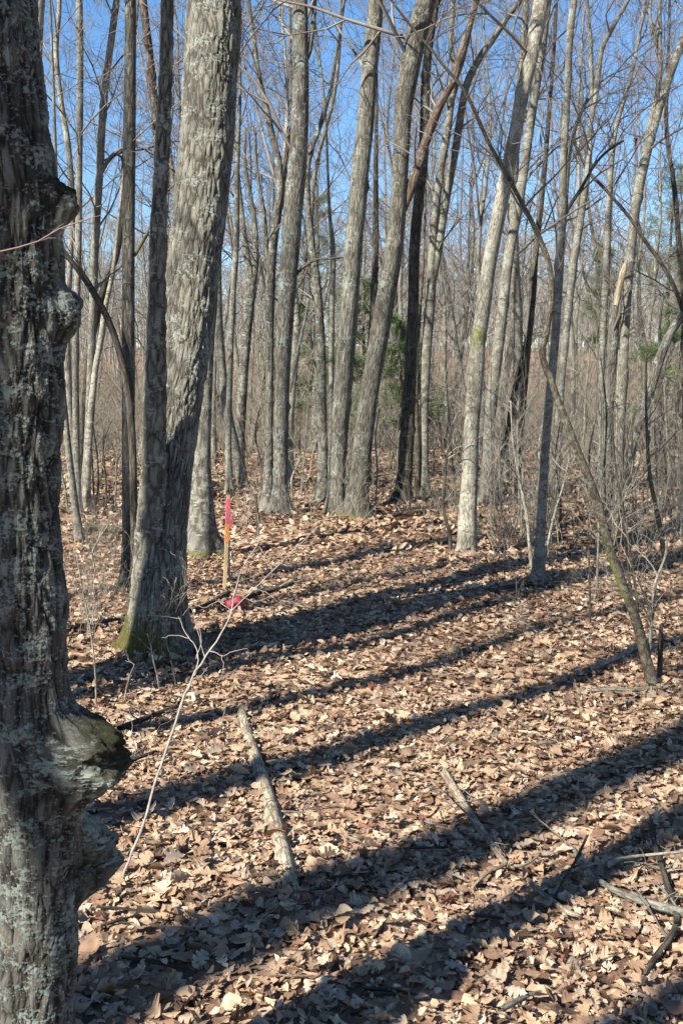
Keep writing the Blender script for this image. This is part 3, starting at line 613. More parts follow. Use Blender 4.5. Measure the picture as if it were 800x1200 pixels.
T('slim_tree', 'slim tree with a dark foot right of the leaf clearing, pale above the leaning sapling', 'tree', [(630, 684, 13), (632, 640, 11), (635, 590, 11), (639, 520, 10), (643, 470, 10), (647, 430, 10), (651, 380, 10), (654, 330, 10), (657, 280, 10), (659, 230, 9), (660, 180, 8), (663, 130, 8), (665, 90, 8), (667, 40, 8), (672, 0, 8)], 'smooth', seed=46, twigs=14, h0=3.5, rmin=.0014,
  limbs=[dict(pts=[(655, 290, 6), (661, 250, 6), (664, 205, 6), (668, 170, 5), (677, 140, 4), (688, 116, 4)], m='green'), dict(pts=[(656, 265, 3), (668, 240, 4), (680, 222, 4), (695, 195, 3), (710, 178, 3), (730, 165, 2)], m='dark')])
T('slim_tree', 'slim wavy light tree just behind the one at the clearing edge', 'tree', [(650, 607, 9), (652, 560, 8), (654, 500, 8), (658, 440, 8), (663, 390, 8), (667, 350, 8), (671, 310, 9), (676, 280, 9), (681, 250, 8), (686, 215, 8), (690, 185, 7), (691, 150, 6), (698, 105, 7), (704, 60, 6), (714, 38, 6), (725, 18, 5), (735, 0, 5)], 'smooth', seed=47, twigs=14, h0=3.5,
  limbs=[dict(pts=[(692, 150, 4), (693, 120, 5), (692, 70, 5), (690, 35, 5)], tw=4, ext=6.5)])
T('snag_tree', 'broken snag on the right with fresh yellow split wood at its tip', 'snag', [(709, 592, 15), (710, 550, 13), (711, 500, 12), (714, 450, 12), (717, 400, 13), (720, 360, 12), (724, 335, 10), (729, 318, 7), (733, 306, 2)], 'mid', seed=48, topcut=True, twigs=8, h0=2, tl=1.0,
  limbs=[dict(pts=[(721, 358, 6), (725, 338, 8), (730, 318, 7), (734, 303, 2)], m='splinter', tw=0, Y=13.28)])
T('forked_tree', 'tall tree near the right edge that splits in two against the sky', 'tree', [(722, 592, 12), (724, 540, 11), (727, 480, 11), (730, 420, 11), (733, 360, 11), (737, 310, 11), (742, 260, 11), (748, 220, 12), (757, 180, 11), (766, 145, 11), (777, 110, 10), (787, 80, 10), (797, 55, 9), (812, 20, 8)], 'smooth', seed=49, twigs=12, h0=4,
  limbs=[dict(pts=[(741, 270, 5), (747, 225, 7), (754, 185, 7), (760, 150, 7), (768, 115, 6), (773, 85, 6), (772, 45, 6), (772, 0, 5)], ext=7), dict(pts=[(772, 60, 3), (764, 38, 5), (761, 18, 4), (762, 0, 3)], tw=2)])
T('slim_tree', 'slim tree left of the split snag, curving among twigs', 'tree', [(700, 592, 9), (701, 520, 8), (703, 450, 8), (706, 380, 9), (709, 320, 9), (711, 270, 8), (713, 230, 7), (716, 185, 7), (720, 155, 6), (728, 125, 5), (736, 100, 4), (745, 60, 4)], 'smooth', seed=50, twigs=12, h0=3.5)
T('leaning_tree', 'dark trunk leaning right at the right edge, its long branch arching back left', 'tree', [(712, 602, 17), (720, 575, 14), (729, 550, 13), (738, 525, 13), (746, 500, 13), (754, 478, 12), (762, 455, 12), (769, 430, 12), (777, 408, 11), (787, 387, 10), (799, 370, 9), (815, 352, 8)], 'mid', seed=51, top=5, twigs=6, h0=2.4, tl=1.2,
  limbs=[dict(pts=[(800, 366, 5), (793, 345, 5), (783, 323, 5), (770, 302, 5), (757, 285, 4.5), (747, 270, 4.5), (737, 255, 4), (720, 235, 4), (705, 218, 4), (690, 203, 3.5), (678, 180, 3), (668, 162, 3), (659, 156, 2.5), (658, 120, 2)], tw=5, m='dark'),
         dict(pts=[(740, 524, 4), (748, 538, 8), (737, 556, 5)], tw=0, m='splinter')])
# the long leaning sapling of the foreground
lean = [(765, 808, 15), (761, 790, 14), (757, 775, 13), (747, 735, 12), (737, 705, 11), (727, 680, 11), (716, 650, 11), (708, 620, 10), (700, 590, 10), (693, 570, 9.5), (685, 550, 9.5), (675, 525, 9), (665, 500, 9), (655, 475, 8.5), (646, 448, 8), (638, 428, 8), (635, 412, 7.5), (640, 388, 7.5), (645, 352, 7),
        (645, 325, 6.5), (640, 300, 6), (626, 267, 5.5), (608, 232, 5), (592, 202, 5), (578, 178, 4.5), (565, 152, 4.5), (552, 122, 4), (538, 98, 4), (522, 80, 3.5), (505, 58, 3), (485, 35, 3), (458, 0, 2.5), (430, -40, 2)]
T('bowed_sapling', 'nearest long bowed sapling at lower right, moss halfway up, crossing the picture to upper centre', 'sapling', lean, 'green', seed=52, topcut=True, twigs=16, h0=2.0, tl=.9, lev=2, dens=.55, sides=40, step=.02, flare_=.12, fh=.06, rough=.02, rmin=.0012,
  moss=lambda h, t: .62 * np.exp(-((h - .62) / .26) ** 2) * (.6 + .5 * np.cos(t - 2.6)))

# --- saplings with traced stems
def sap(label, pts, m='smooth', seed=1, group=None, tw=6, tl=.6, name='sapling', top=None):
    T(name, label, 'sapling', pts, m, seed=seed, topcut=True, twigs=tw, h0=.35, tl=tl, lev=2, dens=.5, sides=10, step=.05, flare_=.1, fh=.04, rough=.02, group=group, tm='brush', rmin=.0012)
SG = 'thin saplings at the right'
sap('pale crooked sapling at the lower right edge beside the bowed sapling foot', [(757, 808, 4), (760, 770, 4), (762, 740, 4), (765, 715, 3.5), (766, 690, 5), (770, 675, 3), (778, 655, 3), (782, 630, 2)], seed=60, m='pale')
sap('broken grey post-like stub beside the bowed sapling foot', [(772, 800, 7), (773, 770, 6.5), (774, 738, 6), (774, 732, 4)], 'dark', 61, tw=0, name='stub')
sap('dark doubled sapling crossing behind the bowed sapling, left one', [(742, 722, 3), (737, 680, 3), (733, 640, 3.5), (730, 600, 3), (729, 550, 3), (731, 490, 2), (736, 430, 2)], 'dark', 62)
sap('dark doubled sapling crossing behind the bowed sapling, right one', [(748, 745, 3.5), (745, 700, 3.5), (740, 660, 3.5), (734, 625, 3), (728, 590, 3), (720, 540, 2.5), (716, 480, 2)], 'dark', 63)
sap('dark leaning sapling right of the bowed sapling with a mossy side', [(779, 668, 7), (776, 640, 6), (772, 615, 6), (766, 585, 5.5), (761, 560, 5), (758, 520, 4), (756, 460, 3), (757, 400, 2)], 'green', 64, tl=.9)
sap('short thin sapling standing alone right of the clearing centre', [(691, 735, 2.4), (691, 700, 2.4), (690, 670, 2), (689, 640, 1.6)], 'dark', 65, tw=2, tl=.3)
sap('thin upright sapling with a slight kink right of the slim dark-footed tree', [(699, 690, 2.6), (700, 650, 2.6), (702, 600, 2.4), (705, 540, 2.2), (706, 460, 1.8)], 'smooth', 66)
sap('pale curved sapling immediately left of the slim dark-footed tree', [(622, 668, 4), (620, 640, 4), (616, 600, 3.5), (608, 560, 3), (601, 520, 2.5), (598, 470, 2)], 'pale', 67, tl=.8)
sap('pale slanting sapling immediately right of the slim dark-footed tree', [(637, 665, 3), (643, 630, 3), (650, 600, 2.6), (659, 570, 2.2), (668, 530, 1.8)], 'pale', 68)
sap('short dark forked shrub in front of the left side of the whitish trunk', [(528, 648, 5), (525, 620, 4), (519, 595, 3.5), (521, 560, 3), (525, 520, 2.5), (532, 480, 2)], 'dark', 69, tl=.8)
sap('small dark stem between the stake and the tall grey trunks', [(302, 632, 4), (302, 610, 4), (301, 595, 3.5), (300, 580, 2)], 'dark', 70, tw=5, tl=.35)
sap('thin stem on the left between lichen tree and clump', [(80, 600, 2.6), (76, 570, 2.4), (70, 540, 2), (68, 500, 1.6)], 'smooth', 71, tl=.4)
sap('bent pale twig arching over leaves left of the mossy oak foot', [(103, 700, 2), (112, 670, 2), (108, 650, 2), (118, 628, 1.6), (128, 615, 1.2)], 'pale', 72, tw=5, tl=.3)
sap('tall thin whip standing in leaves between lichen tree and mossy oak foot', [(113, 826, 2.2), (112, 790, 2.2), (108, 750, 2), (102, 715, 1.8), (95, 680, 1.4), (90, 650, 1)], 'pale', 73, tw=5, tl=.3)
sap('short whip below the mossy oak foot', [(146, 828, 2.2), (148, 808, 2), (153, 790, 1.6), (158, 778, 1)], 'pale', 74, tw=1, tl=.1)
sap('thin reddish whip in front of the shaded oak trunk, leaning right', [(180, 800, 2), (186, 770, 2), (196, 742, 1.8), (205, 720, 1.5), (216, 690, 1.2), (218, 668, .8)], 'broken', 75, tw=7, tl=.28)
sap('thin grey whip at the shaded right foot of the oak', [(206, 802, 2), (202, 780, 1.8), (196, 755, 1.6), (190, 735, 1.2), (188, 715, .8)], 'smooth', 76, tw=6, tl=.22)
sap('knobby short whip at the foot of the shaded oak, forked at its tip', [(187, 808, 2.6), (184, 790, 2.2), (180, 775, 1.8), (178, 762, 1.2)], 'pale', 77, tw=3, tl=.12)
sap('tiny upright twig standing on the leaves above the pale half-buried log', [(258, 860, 1.8), (262, 840, 1.6), (266, 822, 1.2)], 'pale', 78, tw=1, tl=.06)
rng = random.Random(77)
WD = {'smooth': 'grey', 'pale': 'pale', 'dark': 'dark', 'green': 'brownish'}
for i in range(26):
    px = rng.uniform(560, 800); py = rng.uniform(588, 640); h = rng.uniform(90, 220); lx = rng.gauss(0, 10)
    mt = rng.choice(['smooth', 'pale', 'dark', 'green']); sap(f"{'tall' if h > 155 else 'short'} {WD[mt]} thin sapling {'leaning right' if lx > 4 else 'leaning left' if lx < -4 else 'upright'} in the thicket, {['left of the dark-footed tree', 'around the bowed sapling', 'toward the split snag', 'near the right edge'][min(3, int((px - 560) / 60))]}", [(px, py, rng.uniform(2, 3.6)), (px + lx * .4, py - h * .35, 2.6), (px + lx * .6 + rng.gauss(0, 4), py - h * .7, 2.2), (px + lx, py - h, 1.2)], mt, 100 + i, 'saplings in the thicket at right', tl=.8)
for i in range(16):
    px = rng.choice([rng.uniform(258, 390), rng.uniform(430, 560), rng.uniform(80, 150)]); py = rng.uniform(578, 600); h = rng.uniform(60, 150); lx = rng.gauss(0, 8)
    mt = rng.choice(['smooth', 'pale', 'dark']); sap(f"{WD[mt]} thin sapling {'leaning right' if lx > 4 else 'leaning left' if lx < -4 else 'upright'} at the back of the clearing, {'near the left clump' if px < 200 else 'left of the tall grey trunks' if px < 325 else 'between the tall grey trunks' if px < 430 else 'right of the touching trunks' if px < 500 else 'left of the whitish trunk'}", [(px, py, rng.uniform(2, 3)), (px + lx * .4, py - h * .35, 2.3), (px + lx * .6 + rng.gauss(0, 4), py - h * .7, 1.8), (px + lx, py - h, 1)], mt, 140 + i, 'saplings at the back of the clearing', tl=.7)

# pale foreground sapling, bent to the right with forking twigs
g = G(142, 1038); e = empty('pale_sapling', g, 'slender pale forked sapling leaning right in front of the thick oak, rising from the leaves', 'sapling')
Yf = lambda y: g[1] + max(0, 1038 - y) / 450 * .75
lines = []
for pts in ([(140, 1044, 5.5), (150, 1010, 5), (166, 972, 5), (185, 908, 4.6), (204, 852, 4.4), (220, 806, 4.2), (232, 783, 4), (246, 763, 3.6), (258, 745, 3.2), (267, 728, 3), (271, 716, 2.8)],
            [(271, 716, 2.8), (276, 690, 2.2), (284, 665, 1.8), (297, 645, 1.5), (303, 634, 1.2), (302, 600, .8)], [(271, 716, 2.6), (288, 700, 2.2), (312, 676, 2), (340, 648, 1.7), (365, 625, 1.4), (395, 596, 1), (410, 580, .8)],
            [(228, 792, 2.6), (232, 775, 2.2), (230, 760, 2), (222, 748, 1.8), (215, 736, 1.4), (210, 722, 1)], [(222, 748, 1.6), (205, 744, 1.4), (190, 748, 1)], [(230, 772, 1.6), (236, 750, 1.4), (234, 735, 1)],
            [(204, 852, 2), (214, 825, 1.8), (222, 800, 1.6), (238, 790, 1.2), (243, 782, .9)], [(246, 763, 2), (262, 768, 1.6), (275, 762, 1.4), (290, 760, 1)], [(260, 768, 1.4), (262, 785, 1.2), (256, 800, 1)],
            [(240, 770, 1.8), (225, 712, 1.2)], [(271, 716, 1.6), (255, 705, 1.3), (240, 712, 1.1), (225, 708, .9), (215, 722, .7)], [(212, 725, 1.4), (190, 722, 1.2), (172, 721, 1)], [(303, 640, 1.1), (314, 655, 1), (318, 668, .8), (318, 680, .6)], [(300, 690, 1.1), (316, 696, 1), (324, 704, .6)], [(285, 700, 1.2), (300, 705, 1.1), (325, 696, 1), (350, 690, .8)], [(340, 648, 1), (352, 640, .8), (372, 640, .6)]):
    P_, R_ = px_path(pts, Yf); S = spline(np.column_stack([P_, R_]), max(6, len(pts) * 3)); 
    jit = np.random.RandomState(int(pts[0][0] + pts[0][1])).normal(0, .0016, (len(S), 3)); jit[0] = 0
    lines.append(([tuple(x) for x in S[:, :3] + jit], list(S[:, 3] * .64), 7))
for k_, nm in ((0, 'stem'), (1, 'twigs')):
    v_, q_ = tubes(lines[:1] if k_ == 0 else lines[1:], g); me = mesh_np(nm, v_, q_); o = link(nm, me, M['rod'], e)

# --- trees outside the frame on the left and behind: they throw the shadow bands
def offtree(q_, t, rad, seed, lean=0.0, label='', h=15, prof=None):
    x, y = -q_ * LY + t * LX, q_ * LX + t * LY
    rng = random.Random(seed); base = np.array([x, y, float(H(x, y))])
    P = [base + np.array([0, 0, -.1]), base]; R = [rad * 1.15, rad * 1.1]
    if prof:
        for (z, q2) in prof: P.append(np.array([base[0] - LY * (q2 - q_), base[1] + LX * (q2 - q_), z])); R.append(rad * (1 - .02 * z))
    for k_ in range(1, 11):
        if prof and h * k_ / 10 <= prof[-1][0] + .3: continue
        z = h * k_ / 10; P.append(base + (0 if not prof else np.array([-LY, LX, 0]) * (prof[-1][1] - q_)) + np.array([-LY * lean * z + rng.gauss(0, .015 * k_ ** .5), LX * lean * z + rng.gauss(0, .015 * k_ ** .5), z])); R.append(rad * (1 - .05 * k_))
    e = empty('shade_tree', base, label, 'tree')
    link('trunk', sweep(P, R, 28, .08, flare(.3, .15, 4, seed, .05, seed), True, None, base), M['grey'], e)
    v_, q2 = tubes(crownlines(P, R, rng, h * .5, 20, 2.6, lev=3, dens=.7), base); link('crown', mesh_np('crown', v_, q2), M['twig'], e)
offtree(5.13, -1.3, .21, 201, .0, 'thick grey tree outside the picture left of the twin oak', prof=[(1.5, 5.0), (3.0, 5.0), (4.0, 4.985), (4.7, 4.98), (5.2, 4.97), (5.7, 4.96), (6.3, 4.94), (7.0, 4.92), (8.0, 4.88), (9.0, 4.70), (10.2, 4.45), (11.5, 4.2)])
offtree(4.62, -2.2, .11, 207, .003, 'slender grey tree outside the picture beside the thick one', 12)
offtree(1.75, -3.2, .082, 206, .0, 'slim grey tree outside the picture, added just behind the lichen tree to shade it', 12, prof=[(1.5, 1.71), (3.0, 1.70), (4.1, 1.71), (4.45, 1.83), (4.9, 1.86), (5.4, 1.84), (5.8, 1.78), (6.5, 1.76)])  # unseen tree added to shade the lichen trunk, bent to fit the shade edge
offtree(3.95, -2.6, .10, 202, .004, 'thin grey tree outside the picture on the left', 11)
offtree(3.18, -3.6, .125, 203, .006, 'middling grey tree outside the picture on the left, behind the thin one')
offtree(2.26, -5.2, .195, 204, .004, 'stout grey tree outside the picture, behind the photographer on the left')
offtree(1.33, -4.0, .085, 205, .0, 'slim grey tree outside the picture, just behind the photographer', 12)

offtree(5.95, -3.2, .10, 208, -.004, 'grey tree outside the picture, farther left than the thick one', 13)
offtree(6.9, -4.5, .13, 209, .002, 'grey tree outside the picture at the far left', 14)
# --- wood behind: individual bare trees from shared prototypes
protos = []
for k_ in range(9):
    rng = random.Random(300 + k_); h = rng.uniform(9, 15); rad = rng.uniform(.045, .10)
    P = [np.array([0, 0, -.2]), np.array([0., 0, 0])]; R = [rad * 1.25, rad * 1.2]; lean = np.array([rng.gauss(0, .05), rng.gauss(0, .05)]); xy = np.zeros(2)
    for z in np.arange(1, h, 1.0):
        lean = lean * .9 + np.array([rng.gauss(0, .05), rng.gauss(0, .05)]); xy = xy + lean + np.array([rng.gauss(0, .06), rng.gauss(0, .06)]); P.append(np.array([xy[0], xy[1], z])); R.append(rad * (1 - .9 * z / h))
    tme = sweep(P, R, 9, .35, None, True); tme.materials.append(M[['smooth', 'mid', 'pale', 'mid', 'smooth', 'dark', 'smooth', 'mid', 'pale'][k_]])
    cl = crownlines(P, R, rng, h * .22, 26, h * .26, ang=(.35, 1.1), lev=3, dens=.72, rmin=.0026, rscale=.24)
    if k_ % 3 != 1:
        kk = int(len(P) * (.35 + .25 * rng.random())); fl = []; grow(fl, rng, P[kk], (rng.choice([-1, 1]) * .35, 0, .93), h * .5, R[kk] * .75, 0, 3, .03, .08, .9, .0032); cl += fl
    v_, q_ = tubes(cl); cme = mesh_np('crown', v_, q_); cme.materials.append(M['twigred' if k_ == 2 else 'twig'])
    protos.append((tme, cme))
LOOK = ['forked grey', 'rough grey', 'pale', 'forked rough', 'smooth grey', 'dark', 'forked smooth', 'furrowed grey', 'light']
def where(px):
    for lim, t in ((70, 'behind the lichen tree'), (140, 'behind the left clump'), (215, 'behind the thick oak'), (262, 'just right of the thick oak'), (312, 'behind the pink-topped stake'), (365, 'behind the tall high-forked trunk'),
                   (420, 'behind the straighter touching trunk'), (465, 'behind the curving touching trunk'), (515, 'behind the dark flared trunk'), (580, 'behind the whitish trunk'), (640, 'right of the whitish trunk'), (690, 'behind the bowed sapling'), (745, 'behind the split snag')):
        if px < lim: return t
    return 'by the right edge'
rng = random.Random(9); placed = []; cnt = 0
while cnt < 150:
    y = rng.uniform(20, 68) if cnt > 34 else rng.uniform(15.5, 30); x = rng.uniform(-.38 * y - 2.5, .38 * y + 2.5)
    if any((x - a) ** 2 + (y - b_) ** 2 < 1.0 for a, b_ in placed) or (33 < y < 47 and abs(x) < 16 and abs(y - 42) < 2.5): continue
    placed.append((x, y)); pk = rng.randrange(9); tme, cme = protos[pk]
    near = y < 30; wh = where(400 + F * x / y)
    e = empty('wood_tree', (x, y, float(H(x, y))), f'bare {LOOK[pk]} tree just past the clearing, {wh}' if near else f'bare {LOOK[pk]} tree far back in the wood, {wh}', 'tree', 'bare trees just beyond the clearing' if near else 'bare trees far back in the wood')
    e.rotation_euler = (rng.gauss(0, .02), rng.gauss(0, .035), rng.uniform(0, 6.28)); s_ = rng.uniform(.75, 1.25); e.scale = (s_, s_, s_)
    link('trunk', tme, None, e); link('crown', cme, None, e); cnt += 1

rng = random.Random(19); cnt = 0
while cnt < 44:                          # the same wood goes on outside the frame, clear of the sun's path to the clearing
    a = rng.uniform(0, 6.283); d = rng.uniform(7, 24); x, y = d * math.cos(a), d * math.sin(a); q_ = -x * LY + y * LX; t_ = x * LX + y * LY
    if (y > 0 and abs(x) < .42 * y + 2.2) or (-1.0 < q_ < 9.5 and t_ < 6): continue
    tme, cme = protos[rng.randrange(9)]
    e = empty('wood_tree', (x, y, float(H(x, y))), 'bare grey tree of the surrounding wood, outside the picture', 'tree', 'bare trees around the clearing, outside the picture')
    e.rotation_euler = (rng.gauss(0, .02), rng.gauss(0, .03), rng.uniform(0, 6.28)); s_ = rng.uniform(.9, 1.5); e.scale = (s_, s_, s_)
    link('trunk', tme, None, e); link('crown', cme, None, e); cnt += 1

# --- far wood on the hillside, and the brush (stuff)
VV, QQ, off = [], [], 0
fr = []
for k_ in range(6):
    rng = random.Random(500 + k_); L = []
    h = rng.uniform(7.5, 12); P = [(0, 0, -.3)]; x = y = 0
    for z in np.linspace(2, h, 6): x += rng.gauss(0, .2); y += rng.gauss(0, .2); P.append((x, y, z))
    L.append((P, [.10, .085, .07, .055, .04, .025, .018], 4))
    L += crownlines([np.array(p) for p in P], [.10, .085, .07, .055, .04, .025, .018], rng, 1.2, 24, h * .30, lev=1, dens=.95, rmin=.012)
    fr.append(tubes(L))
rr = np.random.RandomState(8)
for i in range(1300):
    y = 58 + 112 * rr.rand() ** .7; x = rr.uniform(-.42 * y - 6, .42 * y + 6); v_, q_ = fr[rr.randint(6)]
    a = rr.uniform(0, 6.28); c_, s_ = math.cos(a), math.sin(a); k_ = rr.choice([rr.uniform(.4, .7), rr.uniform(.7, 1.15)])
    vv = v_ * k_; VV.append(np.stack([vv[:, 0] * c_ - vv[:, 1] * s_ + x, vv[:, 0] * s_ + vv[:, 1] * c_ + y, vv[:, 2] + float(H(x, y))], -1)); QQ.append(q_ + off); off += len(v_)
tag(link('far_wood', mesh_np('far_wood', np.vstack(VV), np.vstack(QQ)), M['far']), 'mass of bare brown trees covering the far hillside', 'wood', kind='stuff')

sh = []
for k_ in range(14):
    rng = random.Random(700 + k_); L = []
    for _ in range(rng.randint(2, 5)):
        a = rng.uniform(0, 6.28); t = rng.uniform(.05, .5)
        grow(L, rng, (rng.gauss(0, .08), rng.gauss(0, .08), -.04), (math.cos(a) * t, math.sin(a) * t, 1), rng.uniform(.8, 2.6), rng.uniform(.004, .010), 0, 2, .05, .15, .8, .0022, (.3, .9))
    sh.append(tubes(L))
VV, QQ, off = [], [], 0
def put(x, y, k_):
    global off
    v_, q_ = sh[rr.randint(len(sh))]; a = rr.uniform(0, 6.28); c_, s_ = math.cos(a), math.sin(a)
    vv = v_ * k_; VV.append(np.stack([vv[:, 0] * c_ - vv[:, 1] * s_ + x, vv[:, 0] * s_ + vv[:, 1] * c_ + y, vv[:, 2] + float(H(x, y))], -1)); QQ.append(q_ + off); off += len(v_)
for i in range(1050):
    y = 14.8 + 42 * rr.rand() ** 1.0; x = rr.uniform(-.4 * y - 2, .4 * y + 2); put(x, y, rr.uniform(.6, 1.3) + (.6 if y > 22 and rr.rand() < .3 else 0))
for i in range(60):                      # thicket edge on the right and small brush on the left
    p = G(rr.uniform(560, 830), rr.uniform(595, 665)); put(p[0], p[1], rr.uniform(.3, .8))
for i in range(34):
    p = G(rr.uniform(70, 165), rr.uniform(610, 760)); put(p[0], p[1], rr.uniform(.12, .35))
for i in range(26):
    p = G(rr.uniform(260, 560), rr.uniform(596, 625)); put(p[0], p[1], rr.uniform(.2, .5))
for i in range(16):
    p = G(rr.uniform(540, 800), rr.uniform(660, 780)); put(p[0], p[1], rr.uniform(.08, .2))
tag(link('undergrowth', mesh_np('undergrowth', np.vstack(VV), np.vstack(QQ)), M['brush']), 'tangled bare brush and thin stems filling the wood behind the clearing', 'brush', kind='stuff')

# --- pines
def pine(x, y, h, seed, label, low=.12, r0=1.6, nb=60):
    rng = random.Random(seed); base = np.array([x, y, float(H(x, y))]); e = empty('pine_tree', base, label, 'tree')
    P = [base - (0, 0, .2)] + [base + np.array([rng.gauss(0, .03), rng.gauss(0, .03), z]) for z in np.linspace(0, h, 7)]
    link('trunk', sweep(P, [.01 * h + .02 - .0016 * h * max(k_ - 1, 0) for k_ in range(8)], 10, .3, None, True, None, base), M['dark'], e)
    L = []; tuft = []
    for _ in range(nb):
        f = rng.uniform(low, 1); z = h * f; a = rng.uniform(0, 6.28); ln_ = r0 * (1.08 - f) * rng.uniform(.6, 1.1) + .15
        p = base + np.array([0, 0, z]); out = []
        grow(out, rng, p, (math.cos(a), math.sin(a), .12), ln_, .012, 0, 2, .01, .10, .95, .0028, (.4, .8)); L += out
        for pts, rad, _s in out:
            if len(pts) < 7: tuft += [pts[2], pts[-2], pts[-1]] 
            else: tuft += pts[3:]
    v_, q_ = tubes(L, base); link('branches', mesh_np('branches', v_, q_), M['twig'], e)
    tp = np.array(tuft) - base; tp = tp[np.random.RandomState(seed + 5).rand(len(tp)) < .30]; m_ = 10; r_ = np.random.RandomState(seed)
    c = np.repeat(tp, m_, 0); d = r_.normal(0, 1, c.shape); d[:, 2] = d[:, 2] * .6 + .25; d /= np.linalg.norm(d, axis=1)[:, None]
    sd_ = np.cross(d, r_.normal(0, 1, c.shape)); sd_ /= np.linalg.norm(sd_, axis=1)[:, None]
    ln_ = r_.uniform(.07, .13, (len(c), 1)); c = c + r_.normal(0, .04, c.shape)
    v = np.stack([c - sd_ * .005, c + sd_ * .005, c + d * ln_], 1).reshape(-1, 3)
    link('crown', mesh_np('crown', v, None, np.arange(len(v)).reshape(-1, 3), False), M['needle'], e)
def atpx(px, Y): return W(px, 500, Y)[0][0]
pine(atpx(372, 32), 32, 8.2, 1, 'faint tall pine behind the crooked grey tree left of centre', .1, 1.4, 60)
pine(atpx(343, 24), 24, 3.6, 7, 'small pine right behind the tall grey trunk with the high fork', .2, .8, 26)
pine(atpx(402, 21), 21, 2.3, 2, 'low bright pine glimpsed left of the two big touching trunks', .3, .9, 26)
pine(atpx(425, 25), 25, 4.2, 3, 'pine glimpsed in the gap between the two big touching trunks', .2, 1.0, 40)
pine(atpx(468, 17.5), 17.5, 2.6, 4, 'small bright green pine behind the dark flared trunk', .25, .75, 30)
pine(atpx(700, 28), 28, 5.4, 5, 'small pine behind the slim tree left of the snag', .5, 1.0, 30)
pine(atpx(778, 34), 34, 9.0, 6, 'wide layered pine near the right edge behind the forked tree', .28, 3.0, 80)
pine(atpx(770, 20), 20, 3.2, 8, 'low yellowish pine behind the leaning trunk at the right edge', .3, .7, 16)

# ------------------------------------------------------------------ stake, ribbon, rod, red object
g = G(264, 692); Ys = g[1]
e = empty('survey_stake', g, 'wooden survey stake with pink ribbon and orange paint right of the thick oak', 'stake')
def bar(name, a, b, w_, d_, m, parent, org, jag=0):
    a = np.array(a, float); b = np.array(b, float); t = (b - a) / np.linalg.norm(b - a); u = np.array([1, .25, 0]); u -= t * (u @ t); u /= np.linalg.norm(u); v = np.cross(t, u)
    V_ = []; n = 9
    for k_ in range(n + 1):
        p = a + (b - a) * k_ / n; c = .0012 * math.sin(k_ * 2.1)
        for su, sv in ((-1, -.6), (-.85, -1), (.85, -1), (1, -.6), (1, .6), (.85, 1), (-.85, 1), (-1, .6)): V_.append(p + u * (su * w_ / 2 + c) + v * sv * d_ / 2)
    q = [[k_ * 8 + j, k_ * 8 + (j + 1) % 8, k_ * 8 + 8 + (j + 1) % 8, k_ * 8 + 8 + j] for k_ in range(n) for j in range(8)]
    V_.append(b); V_.append(a); tr = [[n * 8 + j, n * 8 + (j + 1) % 8, len(V_) - 2] for j in range(8)] + [[(j + 1) % 8, j, len(V_) - 1] for j in range(8)]
    return link(name, mesh_np(name, np.array(V_) - org, q, tr, False), m, parent)
B, Tp = W(263, 700, Ys)[0], W(268, 580, Ys)[0]; pt = lambda f: B + (Tp - B) * f
bar('lath', pt(-.1), pt(1.0), .029, .015, M['lath'], e, g)
bar('painted_band', pt(.54), pt(.735), .0325, .0185, M['paint'], e, g)
bar('ribbon', pt(.73), pt(.965), .0365, .0225, M['ribbon'], e, g)
tl_ = W(271, 606, Ys)[0]; rb = []
for k_ in range(9):
    f = k_ / 8; c = tl_ + np.array([.004 * math.sin(f * 7), -.022 - .008 * math.sin(f * 5), -f * .085]); rb += [c + np.array([-.010, 0, 0]), c + np.array([.010, .006 * math.sin(f * 6), 0])]
rb = np.array(rb); rb2 = rb + np.array([0, .0012, 0]); q = [[2 * k_, 2 * k_ + 1, 2 * k_ + 3, 2 * k_ + 2] for k_ in range(8)]; q += [[a_ + 18 for a_ in reversed(f_)] for f_ in q]
link('ribbon_tail', mesh_np('ribbon_tail', np.vstack([rb, rb2]) - g, q), M['ribbon'], e)
g = G(268, 686); e = empty('thin_rod', g, 'thin pale rod standing just right of the survey stake', 'rod')
P_, R_ = px_path([(269, 690, 2.2), (269, 670, 2), (268.5, 655, 2), (269, 636, 1.6)], g[1]); link('rod', sweep(P_, R_, 8, .03, None, True, None, g), M['rod'], e)
g = G(275, 717); r_ = np.random.RandomState(2); rad = 11 / F * g[1]
th, ph = np.meshgrid(np.linspace(0, 2 * math.pi, 33)[:-1], np.linspace(.02, math.pi - .02, 20)); D = np.stack([np.sin(ph) * np.cos(th), np.sin(ph) * np.sin(th), np.cos(ph)], -1)
rr_ = np.ones(D.shape[:2])
for _ in range(9):
    n_ = r_.normal(0, 1, 3); n_ /= np.linalg.norm(n_); rr_ -= .26 * np.clip((D @ n_ - .72) / .28, 0, 1) ** .7
rr_ += .05 * np.sin(D[..., 0] * 9 + D[..., 2] * 7) * np.sin(D[..., 1] * 8)
v = (D * rr_[..., None] * rad * np.array([1.08, 1, .95])).reshape(-1, 3); v[:, 2] -= v[:, 2].min() - .012
a_ = np.arange(19)[:, None] * 32; b_ = np.arange(32)[None, :]; b2 = (b_ + 1) % 32
q = np.stack([a_ + b_, a_ + 32 + b_, a_ + 32 + b2, a_ + b2], -1).reshape(-1, 4)
v = np.vstack([v, [v[:32].mean(0)], [v[-32:].mean(0)]]); tr = [[j, (j + 1) % 32, len(v) - 2] for j in range(32)] + [[608 + (j + 1) % 32, 608 + j, len(v) - 1] for j in range(32)]
o = link('crumpled_ball', mesh_np('crumpled_ball', v, q, tr), M['red']); o.location = g; tag(o, 'crumpled dark red plastic ball lying on leaves at the foot of the stake', 'ball')

